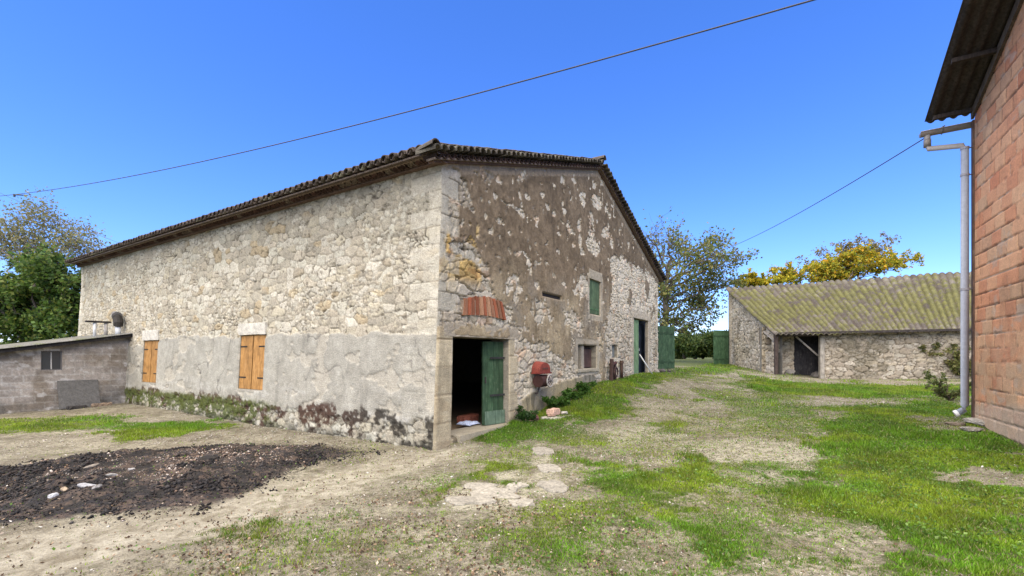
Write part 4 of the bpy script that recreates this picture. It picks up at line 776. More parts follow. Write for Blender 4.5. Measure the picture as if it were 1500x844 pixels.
mb = MB(); e_ = np.array([*(dpx[:2]+n2w*.10), gb+.17]); mb.tube([e_-[0, 0, .0], e_+n3b*.05-up*.03], .07, 16, (.6, .6, .58)); mb.build('collar', M['metal'], dp)
# ------------------------------------------------------------------ gates
def gate(a, b_, zb, zt, nrm, col, lab, n=9):
    a = np.array(a); b_ = np.array(b_); root = thing('gate_leaf', (a[0], a[1], zb), lab, 'gate'); d = np.array([*(b_-a), 0]); a3 = np.array([*a, zb]); nr_ = np.array([*nrm, 0]); ln = np.linalg.norm(d)
    mb = MB(); planks(mb, a3, d, up*(zt-zb), nr_, n, col, .03, .004, .14); mb.build('board_panel', M['wood'], root)
    for f in (.14, .82): mb = MB(); mb.box(a3+up*(zt-zb)*f+nr_*.031, d, nr_*.025, up*.09, np.array(col)*.8); mb.build('rail', M['wood'], root)
    mb = MB(); mb.box(a3-nr_*.04, -unit(d)*.07, nr_*.1, up*(zt-zb+.1), (.035, .05, .035)); mb.build('stile', M['rust'], root)
    return root
g0_ = at(961.5, 500, 21.5); g1_ = at(988, 500, 22.2); gate(g0_[:2], g1_[:2], float(hz(*g0_[:2]))+.06, EYE+(HZ-478)/F*21.8, unit([-.1, -1]), (.035, .070, .033), 'dark green boarded gate leaf standing open at the farmhouse corner')
g0_ = at(1067, 500, 32.2); g1_ = at(1045, 500, 31.4); gate(g0_[:2], g1_[:2], float(hz(*g0_[:2]))+.05, EYE+(HZ-484)/F*31.6, unit([-.1, -1]), (.045, .095, .045), 'olive green gate leaf hung at the left corner of the barn', 7)
# ------------------------------------------------------------------ things along the gable
def gl(t_, out, z_): return p3+g3*t_-q*out+up*z_
ub = on_wall(787, 536, P0, G); mach = thing('wall_machine', tuple(gl(ub[0], 0, ub[1]-.4)), 'red hooded box over a dark drum with pale wheel, fixed to the gable', 'machine')
t0, z1 = on_wall(776, 529, P0, G); t1, z0 = on_wall(800, 546, P0, G); w_ = (t1-t0)*.66
mb = MB(); V = []
for d_, pts in ((.05, [(w_/2+w_/2*math.cos(k*math.pi/11), (z1-z0)*(.25+.75*math.sin(k*math.pi/11)) if 0 < k < 11 else 0) for k in range(12)]), (.28, [(w_/2+w_/2*math.cos(k*math.pi/11), (z1-z0)*(.22+.66*math.sin(k*math.pi/11)) if 0 < k < 11 else 0) for k in range(12)])): V += [gl(t0+a, d_, z0+b_) for a, b_ in pts]
mb.add(V, [list(range(12))[::-1], list(range(12, 24))]+[[i, (i+1) % 12, 12+(i+1) % 12, 12+i] for i in range(12)], (.20, .045, .03)); mb.box(gl(t0-.02, .31, z0+.0), g3*(w_+.04), q*.26, up*.03, (.16, .03, .022)); mb.box(gl(t0+w_*.25, .292, z0+(z1-z0)*.35), g3*w_*.5, q*.01, up*.04, (.10, .04, .03)); mb.build('hood', M['rust'], mach)
r_ = .15; cz_ = z0-.18; mb = MB(); mb.tube([gl(t0+w_*.12, .19, cz_), gl(t0+w_*.80, .19, cz_)], r_, 18, (.05, .022, .018)); mb.build('drum', M['rust'], mach, smooth=False)
mb = MB(); cx = gl(t0+w_*.68, .36, cz_); mb.tube([cx+(g3*math.cos(a)+up*math.sin(a))*.15 for a in np.linspace(0, 2*math.pi, 21)], .02, 8, (.30, .28, .25), cap=False); 
for k in range(4): a = k*math.pi/4; mb.tube([cx+(g3*math.cos(a)+up*math.sin(a))*.15, cx-(g3*math.cos(a)+up*math.sin(a))*.15], .012, 6, (.25, .22, .2))
mb.tube([cx+q*.16, cx-q*.03], .04, 10, (.1, .09, .08)); mb.build('wheel', M['metal'], mach)
mb = MB(); mb.tube([gl(t0+w_*.3, .19, cz_-.1), gl(t0+w_*.3, .12, cz_-.3), gl(t0+w_*.3, -.05, cz_-.32)], .025, 8, (.05, .04, .035)); mb.build('bracket', M['rust'], mach)
# rubble by the doorway
def bpt(t_, out): p = p3+g3*t_-q*out; p[2] = float(ground_z(p[0], p[1])); return p
tr0 = on_wall(762, 600, P0, G)[0]
p = bpt(tr0+.15, .45); stoneblock(p-up*.03, g3*.75-q*.1, -q*.42, up*.09, (.40, .37, .31), 'stone_slab', None, amp=.025, mat='rock'); tag(bpy.data.objects['stone_slab'], 'flat pale stone slab on the grass right of the dark doorway', 'slab')
stoneblock(p+up*.07+g3*.16-q*.08, g3*.42+q*.03, -q*.2, up*.16, (.52, .34, .25), 'terracotta_block', None, amp=.02, mat='rock'); tag(bpy.data.objects['terracotta_block'], 'pale pink block resting on the flat stone slab by the doorway', 'block')
rockmesh('stone', bpt(tr0-.02, .40), .15, (.13, .06, .05), 'dark reddish stone touching the slab, beside the door jamb', sq=(1, 1, .9))
rockmesh('stone', bpt(tr0+.85, .75), .12, (.40, .37, .32), 'small pale stone in the grass at the right end of the flat slab', sq=(1.3, .8, .5))
# bits inside the doorway
p = gl(on_wall(680, 600, P0+L*.8, G)[0], -.8, .105); stoneblock(p, g3*.62+q*.05, q*.22, up*.20, (.30, .10, .06), 'brick_block', None, amp=.012, mat='rock'); tag(bpy.data.objects['brick_block'], 'long red brick block on the floor inside the dark doorway', 'brick')
n_ = 22; ax1 = np.linspace(0, .42, n_); ax2 = np.linspace(0, .34, n_); A_, B_ = np.meshgrid(ax1, ax2); p = gl(on_wall(687, 615, P0+L*.42, G)[0], -.42, .155); hh_ = .02+.10*fbm(A_*9, B_*9, 33)*np.minimum(1, 6*np.minimum(np.minimum(A_, .42-A_), np.minimum(B_, .34-B_))*3+.15)
V = np.stack([p[0]+G[0]*A_+L[0]*B_+.05*(fbm(A_*4, B_*4, 2)-.5), p[1]+G[1]*A_+L[1]*B_+.05*(fbm(A_*4, B_*4, 3)-.5), p[2]+hh_], -1).reshape(-1, 3); o = mesh('cloth', V, quads(n_, n_), M['wood'], None, (.50, .56, .70), True); md = o.modifiers.new('t', 'SOLIDIFY'); md.thickness = .01; tag(o, 'crumpled pale blue cloth on the floor just inside the doorway', 'cloth')
# scrap further along
ta = on_wall(888, 548, P0, G)[0]; mb = MB(); p = bpt(ta, .18)
mb.tube([p+up*0, p+up*.75+g3*.05], .07, 8, (.06, .035, .028)); mb.tube([p+up*.55, p+up*.62+g3*.45], .06, 8, (.07, .03, .025)); mb.tube([p+g3*.35-up*.02, p+g3*.38+up*.66], .05, 8, (.05, .03, .028)); mb.tube([p+g3*.2+up*.3-q*.1+(g3*math.cos(a)+up*math.sin(a))*.16 for a in np.linspace(0, 6.283, 15)], .028, 6, (.06, .035, .03), cap=False); o = mb.build('iron_scrap', M['rust'], None, loc=p); tag(o, 'rusty dark iron pump frame at the foot of the gable, left of the slit window', 'scrap iron')
ta = on_wall(907, 545, P0, G)[0]; o_ = thing('wall_pipe', tuple(bpt(ta, .1)), 'short dark drain stub on the wall base below the slit window', 'pipe'); mb = MB(); p = bpt(ta, .09); mb.tube([p-up*.05, p+up*.62], .055, 10, (.06, .035, .025)); mb.build('pipe', M['rust'], o_, smooth=True); mb = MB(); mb.tube([p+up*.55, p+up*.66], .075, 10, (.08, .05, .035)); mb.build('collar', M['rust'], o_)
ta = on_wall(940, 552, P0, G)[0]; pa = bpt(ta-.1, .50); pb = gl(on_wall(936, 520, P0, G)[0], .02, on_wall(936, 519, P0, G)[1]); mb = MB(); mb.tube([pa-up*.03, pb], .025, 8, (.5, .5, .48)); o = mb.build('pole', M['metal'], None, loc=pa, smooth=True); tag(o, 'thin pale pole leaning in the far green doorway', 'pole')
for i, (t_, o_, r, lab) in enumerate(((WID-.6, .35, .17, 'dark round stone by the far corner of the gable'), (WID-.15, .55, .12, 'small dark stone beside the green gate leaf'), (WID-1.1, .25, .13, 'grey stone at the far doorway threshold'))): rockmesh('stone', bpt(t_, o_), r, (.09, .08, .075) if i < 2 else (.25, .23, .2), lab)
# stones by the brick corner
for i, (u, v, r, sq, lab) in enumerate(((1432, 622, .22, (1.3, .8, .35), 'pale flat stone at the foot of the brick corner'), (1424, 631, .20, (1.3, .8, .35), 'flat grey stone in front of the pale one by the brick corner'), (1400, 622, .12, (1.4, .8, .5), 'small brown stone left of the flat stones by the downpipe'))): rockmesh('stone', gpt(u, v), r, [(.30, .28, .24), (.26, .24, .2), (.2, .16, .12)][i], lab, sq=sq)
# white stones in the burnt heap
for i, (u, v, r, sq, col, lab) in enumerate(((128, 728, .085, (1.7, .65, .35), (.30, .30, .30), 'largest white flat slab fragment lying on the burnt heap'), (78, 743, .05, (1, .9, .7), (.36, .36, .36), 'small bright white lump at the left of the burnt heap'), (95, 736, .055, (1.2, .8, .6), (.28, .22, .15), 'sandy coloured stone beside the small white lump'), (142, 737, .06, (1.7, .6, .4), (.22, .21, .20), 'narrow grey fragment right of the largest white slab'), (164, 716, .05, (1.6, .6, .4), (.24, .23, .21), 'thin pale sliver behind the largest white slab'), (136, 704, .07, (1.7, .6, .4), (.22, .19, .15), 'tan fragment near the centre of the burnt heap'), (192, 708, .035, (1.3, .8, .6), (.28, .27, .25), 'tiny pale chip furthest right on the burnt heap'))): rockmesh('stone', gpt(u, v)+up*.03, r, col, lab, sq=sq, sink=0)
def flag(u, v, a, b_, rot, lab, th=.028):
    p = gpt(u, v); n = 22; ks = [random.uniform(.62, 1.2) for _ in range(7)]; V = []; 
    for rr, zz in ((1.0, -.03), (1.0, th*.55), (.955, th), (.6, th*1.06), (.25, th)):
        for i in range(n):
            t_ = 2*math.pi*i/n; kk = np.interp(i/n*7, range(8), ks+[ks[0]]); cx, cy = math.cos(t_), math.sin(t_); sq = (abs(cx)**7+abs(cy)**7)**(-1/7); kj = 1+.09*math.sin(i*2.3+u)+.06*math.sin(i*5.1+v); x_, y_ = cx*sq*a*kk*rr*kj, cy*sq*b_*kk*rr*kj
            xw, yw = p[0]+x_*math.cos(rot)-y_*math.sin(rot), p[1]+x_*math.sin(rot)+y_*math.cos(rot); V.append([xw, yw, p[2]+zz-.004+random.gauss(0, .003)])
    V.append([p[0], p[1], p[2]+th-.004]); Fs = [[j*n+i, j*n+(i+1) % n, (j+1)*n+(i+1) % n, (j+1)*n+i] for j in range(4) for i in range(n)]+[[4*n+i, 4*n+(i+1) % n, 5*n] for i in range(n)]
    c = np.array((.29, .265, .21))*random.uniform(.8, 1.1)*np.array([[random.uniform(.88, 1.08)] for _ in V]); tag(mesh('flat_stone', V, Fs, M['rock'], None, c, loc=tuple(p)), lab, 'stone slab', 'broken flat stones sunk in the yard')
for q_ in ((690, 735, .26, .17, .2, 'pale broken slab at the left end of the slab patch in the centre foreground'), (728, 722, .30, .19, -.15, 'largest pale flat slab in the middle of the slab patch'), (762, 738, .17, .15, .4, 'small square slab at the right end of the slab patch, nearest the camera'), (700, 712, .22, .14, .1, 'narrow slab lying behind the largest one'), (757, 712, .16, .12, .6, 'small slab behind the right end of the slab patch'),
           (808, 712, .17, .26, .15, 'near slab of the pale strip that points at the doorway'), (803, 686, .16, .30, .1, 'middle slab of the pale strip that points at the doorway'), (797, 662, .17, .34, .05, 'far slab of the pale strip, nearest the doorway')): flag(*q_)
# ------------------------------------------------------------------ cables
def cable(name, a, b_, sag, r, lab, f0=0., f1=1.):
    a = np.array(a); b_ = np.array(b_); P = [a+(b_-a)*f-up*sag*4*f*(1-f) for f in np.linspace(f0, f1, 90)]; a = P[0]; mb = MB(); mb.tube(P, r, 6, (.05, .05, .055)); o = mb.build(name, M['cable'], None, loc=tuple(a), smooth=True); tag(o, lab, 'cable'); return o
ca = at(30, 284, 22); cb = at(1097, 27, 7.6); d_ = cb-ca
cable('power_cable', ca, cb, .38, .013, 'thick dark power cable crossing the whole sky above the farmhouse', -.5, 1.5)
ca = at(1384, 184, 9.6); cb = at(1040, 372, 34); cable('power_cable', ca, cb, .35, .012, 'thin cable running from the brick building gutter to the far trees')
ca = at(95, 322, 30); cb = at(190, 362, 30); cable('power_cable', ca+(ca-cb)*1.2, cb, .1, .010, 'faint thin cable meeting the farmhouse eave beside the left tree')
p = at(30, 286, 22); mb = MB(); mb.tube([p-[.30, 0, -.02], p+[.12, 0, .0]], .03, 8, (.05, .05, .05)); mb.tube([p-[.30, 0, .08], p-[.30, 0, -.05]], .045, 8, (.06, .06, .06)); tag(mb.build('cable_insulator', M['cable'], None, loc=tuple(p)), 'black insulator clamp on the thick cable at the far left', 'insulator')
# ------------------------------------------------------------------ foliage
def leafcloud(P, size, pal, asp=1.5, flat=.3):
    """P (n,3) leaf positions -> quads"""
    n = len(P); nr_ = RNG.normal(size=(n, 3)); nr_[:, 2] += flat; nr_ /= np.linalg.norm(nr_, axis=1)[:, None]; a = np.cross(nr_, RNG.normal(size=(n, 3))); a /= np.linalg.norm(a, axis=1)[:, None]; b_ = np.cross(nr_, a)
    s = size*RNG.uniform(.55, 1.3, (n, 1)); a = a*s*asp/2; b_ = b_*s/2; V = np.stack([P-a, P+b_-a*.1, P+a, P-b_-a*.1], 1).reshape(-1, 3); pal = np.array(pal); c = pal[RNG.integers(0, len(pal), n)]*RNG.uniform(.7, 1.3, (n, 1)); return V, np.arange(4*n).reshape(n, 4), np.repeat(c, 4, 0)
def clump(c, r, n, shell=.5):
    d = RNG.normal(size=(n, 3)); d /= np.linalg.norm(d, axis=1)[:, None]; k = RNG.uniform(0, 1, (n, 1))**shell; return np.array(c)+d*k*np.array(r)
def limb(mb, a, b_, r0, r1, wob=.12, col=(.10, .085, .065), n=7, seg=6):
    a = np.array(a, float); b_ = np.array(b_, float); ln = np.linalg.norm(b_-a); P = []
    for i in range(n): f = i/(n-1); P.append(a+(b_-a)*f+np.array([random.gauss(0, 1), random.gauss(0, 1), random.gauss(0, .6)])*wob*ln*.25*math.sin(math.pi*f)+up*ln*.06*math.sin(math.pi*f))
    mb.tube(P, [r0+(r1-r0)*i/(n-1) for i in range(n)], seg, col, cap=False); return P
def tree(name, lab, cat, base, trunk_top, r0, clumps, nleaf, size, pal, twigs=6, tw_len=.9, group=None, barkc=(.10, .085, .07), leafy=1., droop=0., subs=5):
    base = np.array(base, float); root = thing(name, tuple(base), lab, cat, group); mb = MB(); tp = np.array(trunk_top, float); TP = limb(mb, base-up*.2, tp, r0, r0*.45, .12, barkc, 9, 9); PL = []
    tot = sum(k[3] for k in clumps)
    for (cx, rad, att, wgt) in clumps:
        cx = np.array(cx, float); st = TP[min(8, max(2, int(att*8)))]; B = limb(mb, st, cx, r0*.34, r0*.08, .35, barkc, 8, 6)
        for _ in range(subs):
            f = random.randint(4, 7); e = cx+np.array([random.gauss(0, .5) for _ in range(3)])*np.array(rad); T = limb(mb, B[f], e, r0*.09, r0*.025, .35, barkc, 6, 4); ends = [T[3], T[4], T[5]]
            for _ in range(twigs):
                s_ = T[random.randint(2, 5)]; dd_ = np.array([random.gauss(0, 1), random.gauss(0, 1), random.gauss(.35, .8)]); e2 = s_+unit(dd_)*tw_len*random.uniform(.5, 1.2)*min(rad)**.5; mb.tube([s_, (s_+e2)/2+np.array([random.gauss(0, .05) for _ in range(3)]), e2], [r0*.025+.004, r0*.016+.003, .003], 3, barkc, cap=False)
                n = int(leafy*nleaf*wgt/tot/(subs*twigs)*random.uniform(.3, 1.7)); f_ = RNG.uniform(.25, 1.15, (n, 1)); Q = s_+(e2-s_)*f_+RNG.normal(0, .16*tw_len*min(rad)**.5, (n, 3)); Q[:, 2] -= droop*RNG.uniform(0, 1, n); PL.append(Q)
    mb.build('trunk', M['bark'], root, smooth=True); V, Fq, c = leafcloud(np.vstack(PL), size, pal); mesh('crown', V, Fq, M['leaf'], root, c); return root
# big thinning autumn tree right of the farmhouse
Yt = 36.; pz = lambda u, v, Y=Yt: at(u, v, Y); gb_ = lambda u, Y: at(u, 520, Y)*[1, 1, 0]+up*float(hz(at(u, 520, Y)[0], Y))
bs = gb_(968, Yt); cl = []
for (u, v, rr, w_, dy) in ((950, 395, 1.5, .5, 0), (965, 350, 1.3, .15, 1), (948, 345, 1.2, .08, -1), (985, 345, 1.3, .3, 0), (1005, 362, 1.4, .7, 1), (1022, 380, 1.5, 1, 0), (1046, 352, 1.1, .7, 1), (1052, 375, 1.2, .6, -1), (1075, 384, 1.1, .6, 0), (1040, 410, 1.6, 1.2, 0), (1065, 420, 1.3, .7, 1), (990, 400, 1.6, 1, -1), (975, 430, 1.6, 1, 0), (1010, 435, 1.6, 1.2, 1), (1035, 450, 1.5, .8, 0), (962, 460, 1.3, .8, 0), (1000, 465, 1.3, .7, 0), (1022, 480, 1., .5, 1)): cl.append((pz(u, v, Yt+dy*1.6), (rr, rr, rr*.9), max(.25, min(1, (510-v)/150)), w_))
tree('autumn_tree', 'tall thinning grey-green tree with bare upper twigs behind the green gate leaf', 'tree', bs, pz(978, 400), .34, cl, 10500, .155, [(.11, .16, .035), (.14, .18, .045), (.20, .21, .06), (.11, .15, .04), (.27, .24, .07), (.18, .19, .09), (.15, .12, .05)], 8, 1.25, barkc=(.11, .095, .08))
# yellow trees behind the barn
Yb = 41.; cl = []
for (u, v, rr, w_) in ((1150, 405, .9, .7), (1165, 398, .9, .7), (1205, 396, 1.1, 1), (1230, 385, 1.0, 1), (1190, 403, 1.0, .8), (1175, 398, .8, .5), (1215, 390, 1.2, 1.1), (1240, 398, 1.0, .9), (1250, 378, .9, .9), (1270, 372, 1.1, 1.), (1262, 392, 1.0, .8), (1290, 376, 1.0, .9), (1297, 394, .9, .8), (1315, 385, .9, .8), (1332, 381, .7, .5), (1225, 405, 1.2, 1)): cl.append((at(u, v, Yb+random.uniform(-1, 1)), (rr*2.0, rr, rr*.38), random.uniform(.6, 1), w_))
YP = [(.46, .38, .03), (.34, .34, .03), (.24, .27, .03), (.50, .34, .02), (.40, .34, .02), (.55, .29, .02), (.22, .25, .03), (.46, .38, .04), (.14, .18, .03)]
tree('yellow_tree', 'spreading tree with yellow-orange leafy boughs rising behind the barn roof', 'tree', gb_(1180, Yb), at(1200, 430, Yb), .25, cl, 13000, .16, YP, 7, 1.1, barkc=(.12, .10, .08))
cl = [(at(u, v, 39+random.uniform(-.6, .6)), (rr*1.3, rr, rr*.5), random.uniform(.5, 1), 1) for (u, v, rr) in ((1085, 413, .9), (1100, 409, .9), (1118, 415, .7), (1095, 425, 1.), (1140, 412, .6))]
tree('yellow_bush', 'bright yellow bushy crown showing over the left end of the barn roof', 'tree', gb_(1100, 39), at(1100, 430, 39), .18, cl, 4200, .19, [(.55, .43, .03), (.40, .38, .03), (.55, .40, .03), (.25, .28, .03)], 6, .6)
cl = [(at(u, v, 43), (1., .9, .8), .8, w_) for (u, v, w_) in ((1180, 385, .2), (1205, 372, .2), (1235, 360, .5), (1255, 358, .7), (1280, 362, .4), (1300, 355, .4), (1270, 370, .5))]
tree('grey_tree', 'nearly bare grey-twigged tree top standing out above the yellow boughs', 'tree', gb_(1240, 43), at(1245, 420, 43), .2, cl, 2100, .15, [(.16, .15, .09), (.22, .19, .07), (.3, .24, .06)], 7, .8, barkc=(.17, .15, .13))
# left: dark dense tree with a sparse one behind
cl = []
for (u, v, rr, w_) in ((40, 415, 1.3, 1), (62, 400, 1.2, 1.1), (80, 398, 1.1, 1), (98, 415, 1., 1), (50, 440, 1.5, 1.2), (85, 435, 1.4, 1.2), (105, 450, 1.2, 1), (30, 460, 1.5, 1.2), (65, 465, 1.5, 1.2), (95, 475, 1.3, 1), (15, 425, 1.4, 1), (-10, 440, 1.5, 1), (0, 470, 1.5, 1), (40, 490, 1.4, 1), (75, 492, 1.3, 1), (-30, 460, 1.5, 1), (-15, 410, 1.1, 1), (55, 388, .8, .6)): cl.append((at(u, v, 23.5+random.uniform(-1.2, 1.2)), (rr, rr, rr*.8), random.uniform(.4, 1), w_))
tree('dense_tree', 'dense dark green bushy tree left of the farmhouse, behind the block shed', 'tree', gb_(55, 23.5), at(55, 450, 23.5), .22, cl, 30000, .13, [(.06, .11, .02), (.09, .16, .03), (.12, .19, .035), (.035, .07, .018), (.15, .18, .035)], 9, .85)
cl = [(at(u, v, 33+random.uniform(-1, 1)), (1.5, 1.3, 1.4), random.uniform(.6, 1), w_) for (u, v, w_) in ((40, 325, .8), (62, 330, .9), (50, 352, 1), (82, 345, 1), (100, 352, .9), (118, 360, .7), (130, 368, .4), (20, 340, .8), (0, 335, .8), (35, 372, .9), (70, 370, .9), (95, 378, .8), (-20, 350, .8), (10, 365, .7))]
tree('sparse_tree', 'tall sparse tree with small yellowing leaves behind the dense dark tree', 'tree', gb_(60, 33), at(62, 400, 33), .24, cl, 8000, .12, [(.20, .21, .10), (.30, .27, .10), (.16, .18, .08), (.26, .23, .13)], 8, 1.2, barkc=(.20, .17, .15))
# hedge and wood in the gap between the buildings and beyond
def bush(name, lab, cat, c, r, n, size, pal, group=None):
    c = np.array(c, float); root = thing(name, (c[0], c[1], float(hz(c[0], c[1]))), lab, cat, group); P = []; mb = MB(); b0 = np.array([c[0], c[1], float(hz(c[0], c[1]))-.1])
    for _ in range(9): cc = clump(c, np.array(r)*.8, 1)[0]; P.append(clump(cc, np.array(r)*.5, n//9, .6)); limb(mb, b0, cc, .05*max(r), .01*max(r), .3)
    V, Fq, cl_ = leafcloud(np.vstack(P), size, pal); mb.build('stem', M['bark'], root); mesh('foliage', V, Fq, M['leaf'], root, cl_); return root
GP = [(.05, .09, .02), (.08, .12, .03), (.12, .15, .035), (.04, .07, .02)]
for i, (u, v, Y, r, lab) in enumerate(((1003, 508, 48, (1.7, 1.5, 1.6), 'rounded green hedge bush in the gap, just right of the green gate leaf'), (1030, 511, 50, (1.8, 1.5, 1.4), 'low green hedge bush in the middle of the gap between farmhouse and barn'), (1056, 505, 47, (1.8, 1.5, 1.9), 'green hedge bush behind the gate leaf at the barn corner'), (1018, 500, 60, (3, 2, 2.2), 'paler hedge mound farther back in the middle of the gap'))): bush('hedge_bush', lab, 'bush', at(u, v, Y), r, 5200, .22, GP, 'hedge bushes seen in the gap')
xs_h = np.linspace(-500, 620, 170); V = []
for k, (Y0, hh_) in enumerate(((260, 0), (300, 5.5), (420, 12), (700, 11))):
    for x in xs_h: V.append([x, Y0, .9+hh_*(.75+.7*fbm(x*.01, Y0*.01, 5, 5))*(1 if hh_ else 0)])
V = np.array(V); c = mixc((.06, .085, .03), (.11, .13, .05), fbm(V[:, 0]*.08, V[:, 1]*.08, 40)); tag(mesh('distant_hills', V, quads(4, len(xs_h)), M['rock'], None, c, True), kind='structure')
P = []
for x in np.arange(-190, 340, 4.2): hh_ = random.uniform(1.4, 3.6); P.append(clump([x, 120+random.uniform(-10, 10), 1+hh_*.6], [3.4, 3, hh_], 500, .5))
V, Fq, c = leafcloud(np.vstack(P), .75, GP); tag(mesh('distant_wood', V, Fq, M['leaf'], None, c), 'far-off line of low green woodland on the horizon between the buildings', 'woodland', kind='stuff')
# climbing plant on the barn wall and bush below it
def sprays(name, lab, base, tips, n, size, pal, rad=.25, cat='plant'):
    base = np.array(base, float); root = thing(name, tuple(base), lab, cat); mb = MB(); P = []
    for e in tips:
        T = limb(mb, base, e, .018, .006, .5, (.12, .09, .06), 9, 4); 
        for p_ in T[2:]: P.append(clump(p_, (rad, rad*.5, rad*.7), max(3, n//(len(tips)*7)), .7))
    mb.build('stem', M['bark'], root); V, Fq, c = leafcloud(np.vstack(P), size, pal); mesh('foliage', V, Fq, M['leaf'], root, c); return root
fw = lambda u, v: np.append(F0[:2]+fl[:2]*on_wall(u, v, F0[:2], fl[:2])[0]-fb[:2]*.14, on_wall(u, v, F0[:2], fl[:2])[1])
sprays('climbing_plant', 'straggling yellow-green creeper on the barn wall beside the downpipe', fw(1408, 556), [fw(1350, 508), fw(1370, 505), fw(1395, 506), fw(1400, 520), fw(1412, 508), fw(1388, 530), fw(1418, 530)], 1500, .10, [(.16, .17, .05), (.22, .20, .07), (.10, .12, .035)], .26)
cb_ = gpt(1392, 588); sprays('weed_bush', 'loose pale green weed bush on the grass left of the downpipe foot', cb_, [cb_+np.array([random.uniform(-.6, .6), random.uniform(-.3, .3), random.uniform(.3, 1.0)]) for _ in range(9)], 900, .065, [(.16, .18, .06), (.10, .14, .035), (.22, .22, .09)], .13)
c0 = bpt(tr0-.2, .3); sprays('nettle_clump', 'dark green nettle clump between the door jamb and the pink block', c0, [c0+np.array([random.uniform(-.25, .25), random.uniform(-.15, .15), random.uniform(.15, .42)]) for _ in range(8)], 900, .045, [(.03, .07, .015), (.05, .11, .02)], .08)
for i, (t_, lab) in enumerate(((tr0+1.2, 'low leafy weeds at the wall foot right of the stone slab'), (tr0+2.1, 'leafy weed tuft under the red machine on the gable'), (tr0+3.1, 'leafy weed tuft along the concrete skirt, farthest from the doorway'))): c0 = bpt(t_, .22); sprays('weed_clump', lab, c0, [c0+g3*random.uniform(-.5, .5)-q*random.uniform(0, .3)+up*random.uniform(.08, .3) for _ in range(10)], 1300, .05, [(.045, .10, .015), (.07, .15, .02)], .10)
# ------------------------------------------------------------------ grass, leaves, gravel
def scatter(n, x0, x1, y0, y1, powr=1.):
    return RNG.uniform(x0, x1, n), y0+(y1-y0)*RNG.uniform(0, 1, n)**powr
def visible(x, y):
    u = x/np.maximum(y, .1)*F+750; k = (u > -90) & (u < 1600) & (y > 3.0)
    d = (x-P0[0])*L[0]+(y-P0[1])*L[1]; e = (x-P0[0])*G[0]+(y-P0[1])*G[1]; k &= ~((d > -.02) & (e > -.12)); ds = d-T0; k &= ~((ds > -.02) & (e > -SLEN) & (e < 0))
    dx, dy = x-Q0[0], y-Q0[1]; k &= ~((dx*W2[0]+dy*W2[1] > -.0) & (-(dx*n2w[0]+dy*n2w[1]) > -.06)); return k
XX = []; YY = []; SC = []
for n, y0, y1, sc_ in ((1100000, 3.1, 7, 1.), (900000, 7, 12, 1.35), (620000, 12, 20, 2.0), (420000, 20, 46, 3.4)):
    xw = y1*1.3; x = RNG.uniform(-xw, xw, n); y = RNG.uniform(y0, y1, n); XX.append(x); YY.append(y); SC.append(np.full(n, sc_))
x = np.concatenate(XX); y = np.concatenate(YY); sc_ = np.concatenate(SC); k = visible(x, y); x, y, sc_ = x[k], y[k], sc_[k]
g = cover(x, y); tuft = fbm(x*7, y*7, 61, 3)*.55+fbm(x*1.9, y*1.9, 62, 3)*.45; prob = np.clip(g*1.15-.12, 0, 1)*ss(.34, .58, tuft+.16*g)+.12*ss(-3.5, -.5, x+.25*y-1.2)+.02; k = RNG.uniform(0, 1, len(x)) < prob*.62; x, y, sc_, g, tuft = x[k], y[k], sc_[k], g[k], tuft[k]
n = len(x); z = ground_z(x, y)-.004; hgt = (.012+.031*tuft)*sc_**.75*RNG.uniform(.5, 1.5, n)*(.45+.65*g); hgt *= 1+.9*ss(.60, .72, fbm(x*1.1, y*1.1, 63)); wd = .0046*sc_*RNG.uniform(.7, 1.5, n); a = RNG.uniform(0, 6.283, n); ln_ = RNG.uniform(.1, .9, n)*hgt; a2 = RNG.uniform(0, 6.283, n)
V = np.zeros((n, 3, 3)); V[:, 0] = np.stack([x-np.cos(a)*wd, y-np.sin(a)*wd, z], 1); V[:, 1] = np.stack([x+np.cos(a)*wd, y+np.sin(a)*wd, z], 1); V[:, 2] = np.stack([x+np.cos(a2)*ln_, y+np.sin(a2)*ln_, z+hgt], 1)
hue = fbm(x*.8, y*.8, 66); c = mixc((.095, .215, .010), (.175, .25, .014), ss(.35, .65, hue)); c = mixc(c, (.07, .14, .014), ss(.54, .68, fbm(x*1.7, y*1.7, 67))*.7); dry = (RNG.uniform(0, 1, n) < .06+.24*ss(.7, .2, g))[:, None]; c = c*(.80+.5*ss(.3, .7, fbm(x*3.3, y*3.3, 68, 3)))[:, None]; yl = RNG.uniform(0, 1, (n, 1)); c = c*(1-.45*yl**3)+np.array((.24, .24, .04))*.45*yl**3; c = np.where(dry, np.array((.28, .235, .12)), c)*RNG.uniform(.5, 1.5, (n, 1))
tag(mesh('grass', V.reshape(-1, 3), np.arange(3*n).reshape(n, 3), M['grass'], None, np.repeat(c, 3, 0)), 'bright green patchy grass over the farmyard ground', 'grass', kind='stuff')
# broad-leaved weeds and clover in the lawn
n = 260000; x = RNG.uniform(-6, 14, n); y = RNG.uniform(3.1, 13, n); k = visible(x, y); x, y = x[k], y[k]; g = cover(x, y); w_ = ss(.46, .60, fbm(x*1.1, y*1.1, 71)+.22*ss(2.5, 5.5, x)); k = RNG.uniform(0, 1, len(x)) < g*w_*.30+.004; x, y = x[k], y[k]; z = ground_z(x, y)+RNG.uniform(.005, .045, len(x)); V, Fq, c = leafcloud(np.stack([x, y, z], 1), .024, [(.07, .15, .02), (.11, .20, .03), (.05, .11, .015), (.16, .24, .06)], 1.4, 1.6); tag(mesh('clover', V, Fq, M['grass'], None, c), 'small broad-leaved weeds scattered through the grass', 'weeds', kind='stuff')
